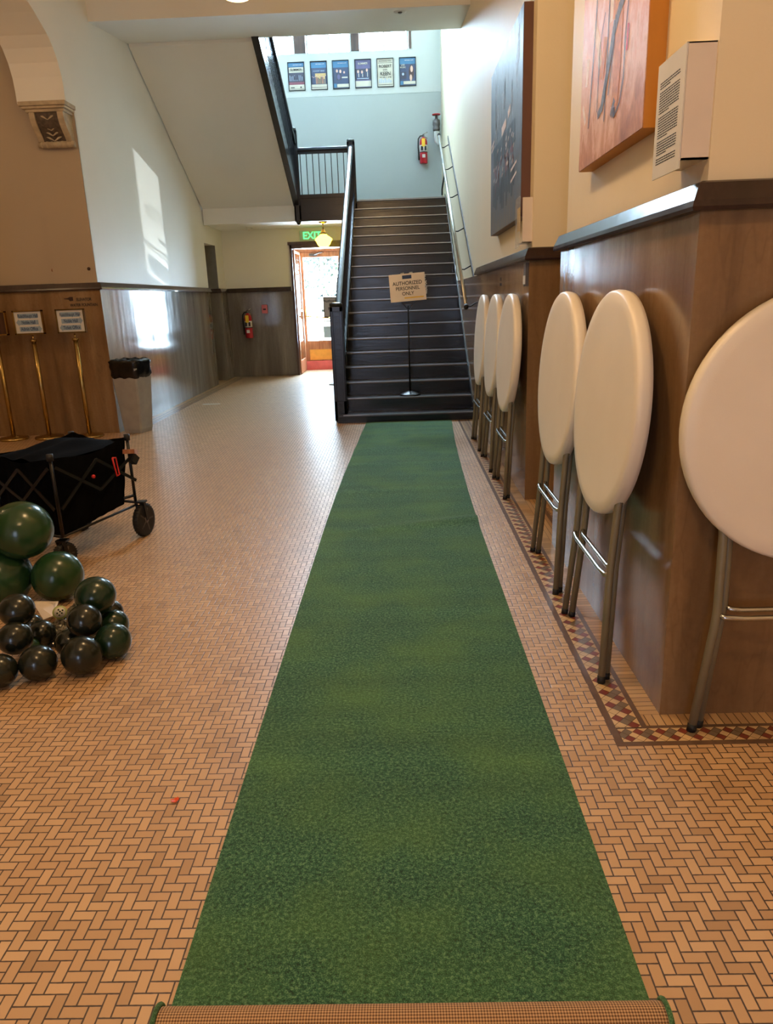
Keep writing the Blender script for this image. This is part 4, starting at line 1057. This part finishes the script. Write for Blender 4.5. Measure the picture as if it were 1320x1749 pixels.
# ================================================================== WAGON
A = Vector((-2.12, 4.25, 0)); B = Vector((-1.88, 4.88, 0)); n_ = Vector((-.93, .37, 0)).normalized()*.5
A2 = A+n_; B2 = B+n_
wg = thing('folding_wagon', 'black collapsible fabric wagon standing behind the balloons', 'wagon', tuple((A+B+A2+B2)/4))
def L3(a, b, t): return a+(b-a)*t
random.seed(2)
mb = MB(); nu, nv = 26, 14
def shear(P, Q, u):
    wgt = (u if (Q-b1).length < 1e-6 or (Q-b2).length < 1e-6 else 0)+((1-u) if (P-b1).length < 1e-6 or (P-b2).length < 1e-6 else 0)
    return ab*.09*min(1, wgt)
def side(P, Q, zb0, zb1, zt0, zt1, bul, out):
    vs = []
    for j in range(nv+1):
        for i in range(nu+1):
            u = i/nu; v = j/nv; p = L3(P, Q, u)+shear(P, Q, u)*v
            zb_ = zb0+(zb1-zb0)*u; zt_ = zt0+(zt1-zt0)*u-.035*math.sin(PI*u)*(1-.2*math.sin(9*u))
            z = zb_+(zt_-zb_)*v
            o = out*(bul*math.sin(PI*u)*math.sin(PI*min(1, v*1.1))+.006*math.sin(23*u+7*v)*math.sin(PI*v)+.004*math.sin(41*u-13*v))
            vs.append(p+o+Vector((0, 0, z)))
    fs = [(j*(nu+1)+i, j*(nu+1)+i+1, (j+1)*(nu+1)+i+1, (j+1)*(nu+1)+i) for j in range(nv) for i in range(nu)]
    mb.add(vs, fs, 0, True)
ab = (B-A).normalized(); nn = n_.normalized(); ins = ab*.03
a1, b1, a2, b2 = A+nn*.02, B-ab*.09+nn*.02, A2-nn*.02, B2-ab*.09-nn*.02
side(a1, b1, .19, .25, .69, .70, .02, -nn)
side(a2, b2, .19, .25, .70, .72, .02, nn)
side(a1, a2, .19, .2, .69, .70, .02, -ab)
side(b1, b2, .25, .25, .70, .72, .01, ab)
mb.add([a1+Vector((0, 0, .2)), b1+Vector((0, 0, .25)), b2+Vector((0, 0, .25)), a2+Vector((0, 0, .2))], [(0, 1, 2, 3)])
# draped cover, humped towards the back
vs = []; K = 20
for j in range(K+1):
    for i in range(K+1):
        u = i/K; v = j/K; p = L3(L3(a1, b1+ab*.09, u), L3(a2, b2+ab*.09, u), v)
        z = .665+.02*v+.05*math.sin(PI*u)*math.sin(PI*v)**1.0+.012*math.sin(9*u+4*v)*math.sin(PI*u)*math.sin(PI*v)+.01*math.sin(17*v+3*u)*math.sin(PI*v)
        vs.append(p+Vector((0, 0, z)))
mb.add(vs, [(j*(K+1)+i, j*(K+1)+i+1, (j+1)*(K+1)+i+1, (j+1)*(K+1)+i) for j in range(K) for i in range(K)], 0, True)
mb.build('fabric_body', M['fabric'], wg)
Z = lambda p, z: p+Vector((0, 0, z))
fr = MB()
for p, z0 in ((A, .2), (B, .22), (A2, .2), (B2, .22)): fr.tube([Z(p, z0), Z(p, .70)], .011, 8)
fr.tube([Z(A, .2), Z(B, .22)], .009, 8).tube([Z(A2, .2), Z(B2, .22)], .009, 8).tube([Z(B, .24), Z(B2, .24)], .01, 8).tube([Z(A, .2), Z(A2, .2)], .01, 8).tube([Z(B, .29), Z(b1, .29)], .01, 8)
for (P, Q, o) in ((A, B, -nn*.03), (A2, B2, nn*.03), (A, A2, -ab*.03)):
    mid = L3(P, Q, .5)
    fr.beam(Z(P+o, .38), Z(mid+o, .62), .008, .02).beam(Z(P+o, .64), Z(mid+o, .42), .008, .02).beam(Z(mid+o, .62), Z(Q+o, .40), .008, .02).beam(Z(mid+o, .42), Z(Q+o, .58), .008, .02)
fr.build('frame', M['frame_b'], wg)
for q_ in (A, B, A2, B2): MB().tube([Z(q_, .68), Z(q_, .722)], .02, 10).build('corner_cap', M['rubber'], wg)
MB().beam(Z(B+ab*.01-nn*.02, .60), Z(B+ab*.1+nn*.05-nn*.02, .575), .03, .03).beam(Z(b1-nn*.06+ab*.0, .62), Z(B+ab*.02-nn*.02, .60), .02, .03).build('handle', M['doorwood'], wg)
MB().beam(Z(B-ab*.02-nn*.03, .53), Z(B+ab*.02-nn*.03, .57), .05, .05).build('latch', M['rubber'], wg)
c0 = B-ab*.2-nn*.035
MB().tube([Z(c0, .60), Z(c0+ab*.03, .595), Z(c0+ab*.04-nn*.004, .48), Z(c0+ab*.015-nn*.004, .475), Z(c0, .60)], .006, 8).build('red_clip', M['redclip'], wg)
MB().tube([Z(L3(A, B, .42)-nn*.045, .52), Z(L3(A, B, .42)-nn*.032, .52)], .012, 10).build('red_button', M['redclip'], wg)
def wheel(p, hd_, d=.115, cast=False):
    ax = Vector((-hd_.y, hd_.x, 0)); m3 = Matrix((hd_, Vector((0, 0, 1)), ax)).transposed()
    w_ = MB().lathe([(d*.8, -.022), (d*.95, -.022), (d, -.012), (d, .012), (d*.95, .022), (d*.8, .022)], Z(p, d), 32, 0, m3)
    for k in range(28):
        a_ = 2*PI*k/28; q = Z(p, d)+hd_*math.cos(a_)*d+Vector((0, 0, 1))*math.sin(a_)*d
        w_.beam(q-ax*.018, q+ax*.018, .006, .006)
    w = w_.build('wheel', M['rubber'], wg)
    hb = MB().lathe([(.022, -.026), (.022, .026)], Z(p, d), 14, 0, m3).lathe([(d*.76, -.017), (d*.76, .017)], Z(p, d), 24, 0, m3)
    for k in range(5):
        a_ = 2*PI*k/5; e_ = hd_*math.cos(a_)+Vector((0, 0, 1))*math.sin(a_)
        for s_ in (-1, 1): hb.beam(Z(p, d)+ax*s_*.019, Z(p, d)+e_*d*.74+ax*s_*.019, .012, .006, 0, tuple(ax))
    hb.build('hub', M['hubgrey'], w)
    f = MB()
    for s_ in (-1, 1): f.beam(Z(p, d)+ax*s_*.032, Z(p, d*2+.02)+ax*s_*.032-hd_*.02, .006, .024, 0, tuple(hd_))
    f.box(p.x-.03, p.x+.03, p.y-.03, p.y+.03, d*2+.01, d*2+.022)
    f.build('fork', M['frame_b'], w)
h1 = Vector((.2, .98, 0)).normalized()
wheel(B+ab*.0-nn*.04+Vector((.01, .0, 0)), h1, .115)
wheel(B2+ab*-.02, h1, .1)
wheel(A+nn*.03+ab*.02, Vector((.5, .85, 0)).normalized(), .075)
wheel(A2+nn*.02, h1, .085)

# ================================================================== BALLOONS
CAM = Vector((0, 0, 1.55))
F_, PT_, YW, RO = 1240.3, .2859, .0253, -.0358
def cam_axes():
    right = Vector((math.cos(YW), math.sin(YW), 0)); f0 = Vector((-math.sin(YW), math.cos(YW), 0)); u0 = Vector((0, 0, 1))
    fw = math.cos(PT_)*f0-math.sin(PT_)*u0; u1 = math.sin(PT_)*f0+math.cos(PT_)*u0
    return math.cos(RO)*right+math.sin(RO)*u1, -math.sin(RO)*right+math.cos(RO)*u1, fw
CR, CU, CF = cam_axes()
gb = 'green balloons in a cluster on the floor'
def balloon_obj(label, c, r, mat, neck, squash=1.0):
    t = thing('balloon', label, 'balloon', c, 0, gb)
    prof = [(.02, -1.12), (.10, -1.06), (.30, -.96), (.55, -.82), (.80, -.58), (.95, -.30), (1.0, 0), (.96, .28), (.84, .54), (.64, .77), (.38, .92), (.15, .99), (.02, 1.0)]
    fine = []
    for k in range(len(prof)-1):
        for q in range(3):
            f = q/3; p0 = prof[max(0, k-1)]; p1 = prof[k]; p2 = prof[k+1]; p3 = prof[min(len(prof)-1, k+2)]
            fine.append(tuple(.5*((2*p1[i])+(-p0[i]+p2[i])*f+(2*p0[i]-5*p1[i]+4*p2[i]-p3[i])*f*f+(-p0[i]+3*p1[i]-3*p2[i]+p3[i])*f**3) for i in (0, 1)))
    fine.append(prof[-1])
    d = Vector(neck).normalized(); q = (-d).to_track_quat('Z', 'Y').to_matrix()
    MB().lathe([(max(.001, a*r), b*r*.97) for a, b in fine], (0, 0, 0), 40, 0, q).build('latex', M[mat], t, local=True)
    MB().lathe([(.012, 0), (.007, .006), (.009, .014)], tuple(d*(r*1.08)), 10, 0, q).build('knot', M[mat], t, local=True)
# px centre, radius px, distance along Y, material, label, neck
def cen(px, py, Y):
    d = CF+CR*((px-660)/F_)-CU*((py-874.5)/F_); s_ = Y/d.y; return CAM+d*s_, s_
BL = [(37, 906, 51, 3.72, 'bal_g', 'largest bright green balloon on top of the pile, in front of the wagon', (-.3, .4, -1)),
      (4, 985, 50, 3.55, 'bal_g', 'large green balloon at the left edge below the biggest one', (-1, .3, -.3)),
      (98.7, 984, 43, 3.5, 'bal_g', 'large wide green balloon right below the biggest one', (-1, .5, .1)),
      (163, 1018, 34, 3.2, 'bal_m', 'dark green balloon on top of the right-hand bunch', (0, .4, -1)),
      (144, 1060, 28.5, 3.02, 'bal_d', 'small dark balloon in the centre of the right-hand bunch', (-.2, 1, -.6)),
      (193, 1095, 31, 3.1, 'bal_m', 'green balloon at the lower right of the right-hand bunch', (-1, .3, 0)),
      (140, 1119, 34, 2.93, 'bal_d', 'dark balloon on the floor at the front of the right-hand bunch', (0, 1, .3)),
      (118, 1098, 24, 3.12, 'bal_d', 'dark balloon half hidden at the left of the right-hand bunch', (.5, .8, .2)),
      (194, 1067, 26, 3.27, 'bal_m', 'green balloon showing its right side above the lower right one', (-1, .2, .1)),
      (188, 1047, 23, 3.42, 'bal_d', 'small dark balloon peeking out at the back right of the bunch', (-1, 0, 0)),
      (29, 1042, 29, 3.02, 'bal_d', 'dark balloon on top of the left-hand bunch', (0, .5, -1)),
      (26, 1090, 28.5, 2.92, 'bal_d', 'dark balloon in the middle of the left-hand bunch', (-.6, .6, 0)),
      (72, 1082, 23, 3.12, 'bal_d', 'small dark balloon at the right of the left-hand bunch', (-.9, .4, 0)),
      (52, 1106, 16, 3.2, 'bal_g', 'tiny sliver of green balloon between three dark ones', (-1, .4, 0)),
      (65, 1132, 31, 2.85, 'bal_d', 'dark balloon on the floor at the front of the left-hand bunch', (-.4, 1, .3)),
      (0, 1146, 29, 2.82, 'bal_d', 'dark balloon at the left edge on the floor, lowest of all', (-1, .3, 0)),
      (56, 1066, 17, 3.25, 'bal_d', 'small dark balloon mostly hidden behind the left-hand bunch', (-.6, .7, 0))]
FL = {1, 2, 5, 6, 7, 8, 9, 12, 13, 14, 15, 16}
for bi, (bx_, by_, rp, Y, mt_, lab, nk) in enumerate(BL):
    c, s_ = cen(bx_, by_, Y); r_ = rp*s_/F_
    if c.z < r_+.002:      # rest on the floor: slide along the sight line until it touches
        for _ in range(60):
            Y -= .01; c, s_ = cen(bx_, by_, Y); r_ = rp*s_/F_
            if c.z >= r_: break
    if bi in FL:
        for _ in range(60):
            if c.z <= r_+.003: break
            Y += .01; c, s_ = cen(bx_, by_, Y); r_ = rp*s_/F_
    balloon_obj(lab, tuple(c), r_, mt_, nk)
# packaging lying among the balloons
pk = thing('balloon_packet', 'crumpled clear packet with a round pale green label among the balloons', 'packet', (-1.62, 3.3, 0))
random.seed(4); mb = MB(); K = 22; vs = []
for j in range(K+1):
    for i in range(K+1):
        vs.append((-1.80+.30*i/K+random.uniform(-.006, .006), 3.12+.3*j/K+random.uniform(-.006, .006), 0.02+.09*j/K*math.sin(PI*i/K)+random.uniform(-.012, .012)))
mb.add(vs, [(j*(K+1)+i, j*(K+1)+i+1, (j+1)*(K+1)+i+1, (j+1)*(K+1)+i) for j in range(K) for i in range(K)]); mb.build('film', M['cling'], pk)
c, s_ = cen(102, 1046, 3.3)
dd = (CAM-c).normalized(); q = dd.to_track_quat('Z', 'Y').to_matrix()
lbm = MB().lathe([(.034, 0), (.034, .003)], c, 24, 0, q).build('round_label', flat('pale_green_label', S(176, 190, 120), .5), pk)
MB().lathe([(.026, .003), (.026, .004)], c, 24, 0, q).build('label_face', M['paper'], pk)
t_ = MB()
for a, b in ((-.004, .014), (.002, .004), (.009, -.005), (-.012, -.002), (-.004, -.013), (.014, .008)):
    t_.lathe([(.0045, .0041), (.0045, .005)], c+q @ Vector((a, b, 0)), 8, 0, q)
t_.build('label_print', M['bal_m'], pk)
pb = thing('printed_leaflet', 'beige leaflet with small dots and lines behind the left-hand balloons', 'leaflet', (-1.75, 3.35, 0))
P4 = [cen(56, 1030, 3.42)[0], cen(78, 1062, 3.25)[0], cen(98, 1032, 3.38)[0], cen(70, 1024, 3.5)[0]]
P4 = [cen(55, 1027, 3.5)[0], cen(74, 1058, 3.3)[0], cen(90, 1052, 3.3)[0], cen(100, 1027, 3.5)[0]]
mb = MB().add(P4+[p-Vector((0, 0, .003)) for p in P4], [(0, 1, 2, 3), (7, 6, 5, 4), (0, 4, 5, 1), (1, 5, 6, 2), (2, 6, 7, 3), (3, 7, 4, 0)]); mb.build('sheet', M['beige_paper'], pb)
t_ = MB(); nr = (P4[1]-P4[0]).cross(P4[3]-P4[0]).normalized()
if nr.dot(CAM-P4[0]) < 0: nr = -nr
for i in range(4):
    for j in range(4):
        u = .1+.12*i; v = .12+.2*j; p = L3(L3(P4[0], P4[3], u), L3(P4[1], P4[2], u), v)+nr*.001; e = (P4[3]-P4[0])*.02; g = (P4[1]-P4[0])*.03
        t_.add([p, p+e, p+e+g, p+g], [(0, 1, 2, 3)])
for i in range(7):
    u = .55+.055*i; a_, b_ = L3(L3(P4[0], P4[3], u), L3(P4[1], P4[2], u), .1)+nr*.001, L3(L3(P4[0], P4[3], u), L3(P4[1], P4[2], u), .85)+nr*.001
    e = (P4[3]-P4[0])*.015; t_.add([a_, a_+e, b_+e, b_], [(0, 1, 2, 3)])
t_.build('leaflet_print', M['ink'], pb)
# scraps on the floor
random.seed(8); mb = MB(); c = Vector((-.772, 1.997, 0))
for k in range(7):
    a = k*.9+.3; r_ = .012+.008*random.random(); u = Vector((math.cos(a), math.sin(a), 0)); w_ = Vector((-u.y, u.x, 0))
    mb.add([Z(c, .001), Z(c+u*r_*.6+w_*.005, .005), Z(c+u*r_, .003+.008*random.random()), Z(c+u*r_*.6-w_*.005, .004)], [(0, 1, 2, 3)])
tag(mb.build('balloon_scrap', M['orange']), 'tiny orange scrap of rubber alone on the tiles left of the runner', 'scrap')
tag(MB().box(-3.22, -2.93, 11.72, 11.8, .001, .004).build('floor_strip', M['paper']), 'short pale strip on the floor beside the left wall', 'tape')  # flat pale strip lying just above the tiles

# ================================================================== CORBEL
cb = thing('corbel', 'carved stone bracket under the spring of the arch', 'corbel', (-3.91, 9.26, 3.36))
m = MB()
for x0, x1, y0, z0, z1 in ((-4.17, -3.64, 8.97, 3.745, 3.79), (-4.15, -3.655, 8.99, 3.72, 3.745), (-4.12, -3.68, 9.02, 3.69, 3.72)): m.box(x0, x1, y0, 9.265, z0, z1)
m.build('abacus', M['stone'], cb, bevel=.006)
prof = [(9.265, 3.69), (9.03, 3.69), (9.04, 3.62), (9.07, 3.56), (9.12, 3.5), (9.16, 3.46), (9.19, 3.42), (9.265, 3.42)]
MB().prism(prof, 'x', -4.09, -4.03).build('scroll_side', M['stone'], cb)
MB().prism(prof, 'x', -3.77, -3.70).build('scroll_side', M['stone'], cb)
prof2 = [(9.265, 3.69), (9.055, 3.69), (9.065, 3.62), (9.095, 3.56), (9.145, 3.5), (9.18, 3.46), (9.2, 3.42), (9.265, 3.42)]
MB().prism(prof2, 'x', -4.03, -3.77).build('carved_face', M['stone_d'], cb)
m = MB()
random.seed(1)
for s_ in (-1, 1):
    for k in range(5):
        z = 3.66-k*.05; yb = 9.05+(.02+k*.028)
        m.tube([(-3.9, yb, z-.04), (-3.9+s_*.05, yb-.006, z-.01), (-3.9+s_*.1, yb+.002, z+.01)], .009, 6, rs=[.006, .012, .004])
m.build('acanthus_leaf', M['stone'], cb)
m = MB(); m.tube([(-4.1, 9.2, 3.385), (-3.69, 9.2, 3.385)], .032, 12)
for k in range(7): m.tube([(-4.07+k*.06, 9.2, 3.385), (-4.045+k*.06, 9.2, 3.385)], .038, 10)
m.box(-4.1, -3.69, 9.2, 9.265, 3.36, 3.42); m.build('base_roll', M['stone'], cb)
tag(MB().lathe([(.02, 0), (.02, .006)], (-3.75, 9.262, 2.02), 14, 0, Matrix.Rotation(PI/2, 3, 'X')).build('cover_disc', M['darkwood']), 'small round brown spot on the tan wall just right of another', 'wall plug')
tag(MB().lathe([(.02, 0), (.02, .006)], (-4.2, 9.262+.02, 2.02), 14, 0, Matrix.Rotation(PI/2, 3, 'X')).build('cover_disc', M['doorwood']), 'faint round spot on the tan wall further left', 'wall plug')

# ================================================================== OUTDOORS
tr_ = thing('tree', 'sunlit green tree seen through the glass of the back door', 'tree', (-2.6, 27, -1))
MB().tube([(-2.6, 27, -1), (-2.55, 27, 1.5), (-2.7, 27, 3.5)], .2, 10, rs=[.22, .17, .1]).build('trunk', M['bark'], tr_)
random.seed(6); mb = MB()
for k in range(4200):
    th = random.random()*2*PI; ph = math.acos(random.uniform(-1, 1)); rr = random.random()**.4
    c = Vector((-2.5+1.9*rr*math.sin(ph)*math.cos(th), 27+1.4*rr*math.sin(ph)*math.sin(th), 3.3+1.8*rr*math.cos(ph)))
    a = Vector((random.uniform(-1, 1), random.uniform(-1, 1), random.uniform(-1, 1))).normalized(); b = a.cross(Vector((random.random(), random.random(), 1))).normalized()
    mb.add([c-a*.09, c+b*.045, c+a*.09, c-b*.045], [(0, 1, 2, 3)])
o = mb.build('crown', M['leafg'], tr_); o['kind'] = 'stuff'

# ================================================================== LIGHT
w = bpy.data.worlds.new('World'); sc.world = w; w.use_nodes = True
bg = w.node_tree.nodes['Background']; bg.inputs[0].default_value = (.58, .80, 1.0, 1); bg.inputs[1].default_value = 92.0
def portal(loc, rot, sx, sy):
    l = bpy.data.lights.new('daylight_portal', 'AREA'); l.shape = 'RECTANGLE'; l.size = sx; l.size_y = sy
    o = bpy.data.objects.new('daylight_portal', l); C.objects.link(o); o.location = loc; o.rotation_euler = rot
    l.cycles.is_portal = True
for a, b in wins: portal(((a+b)/2, YB+.32, 7.3), (-PI/2, 0, 0), b-a, 2.2)
portal((-1.7, yD+.08, 1.6), (-PI/2, 0, 0), .8, 1.95)
portal((-1.2, -6.45, 1.55), (PI/2, 0, 0), 1.1, 2.85)
# sunlight glinting up off the street through the glazed door on to the left wall
sl_ = bpy.data.lights.new('sun_glint', 'SUN'); sl_.energy = 3.6; sl_.angle = math.radians(.4); sl_.color = (.93, 1, .98)
so = bpy.data.objects.new('sun_glint', sl_); C.objects.link(so)
dv_ = Vector((-1, -2.66, .585)).normalized(); so.rotation_euler = dv_.to_track_quat('-Z', 'Y').to_euler(); so.location = (0, 25, 0)

# ================================================================== CAMERA
cam = bpy.data.cameras.new('camera'); co = bpy.data.objects.new('camera', cam); C.objects.link(co)
cam.sensor_fit = 'VERTICAL'; cam.sensor_height = 36.0; cam.sensor_width = 36.0*1320/1749; cam.lens = F_/1749*36.0
cam.clip_start = .05; cam.clip_end = 200
m = Matrix.Identity(4)
for i in range(3): m[i][0] = CR[i]; m[i][1] = CU[i]; m[i][2] = -CF[i]; m[i][3] = CAM[i]
co.matrix_world = m
sc.camera = co
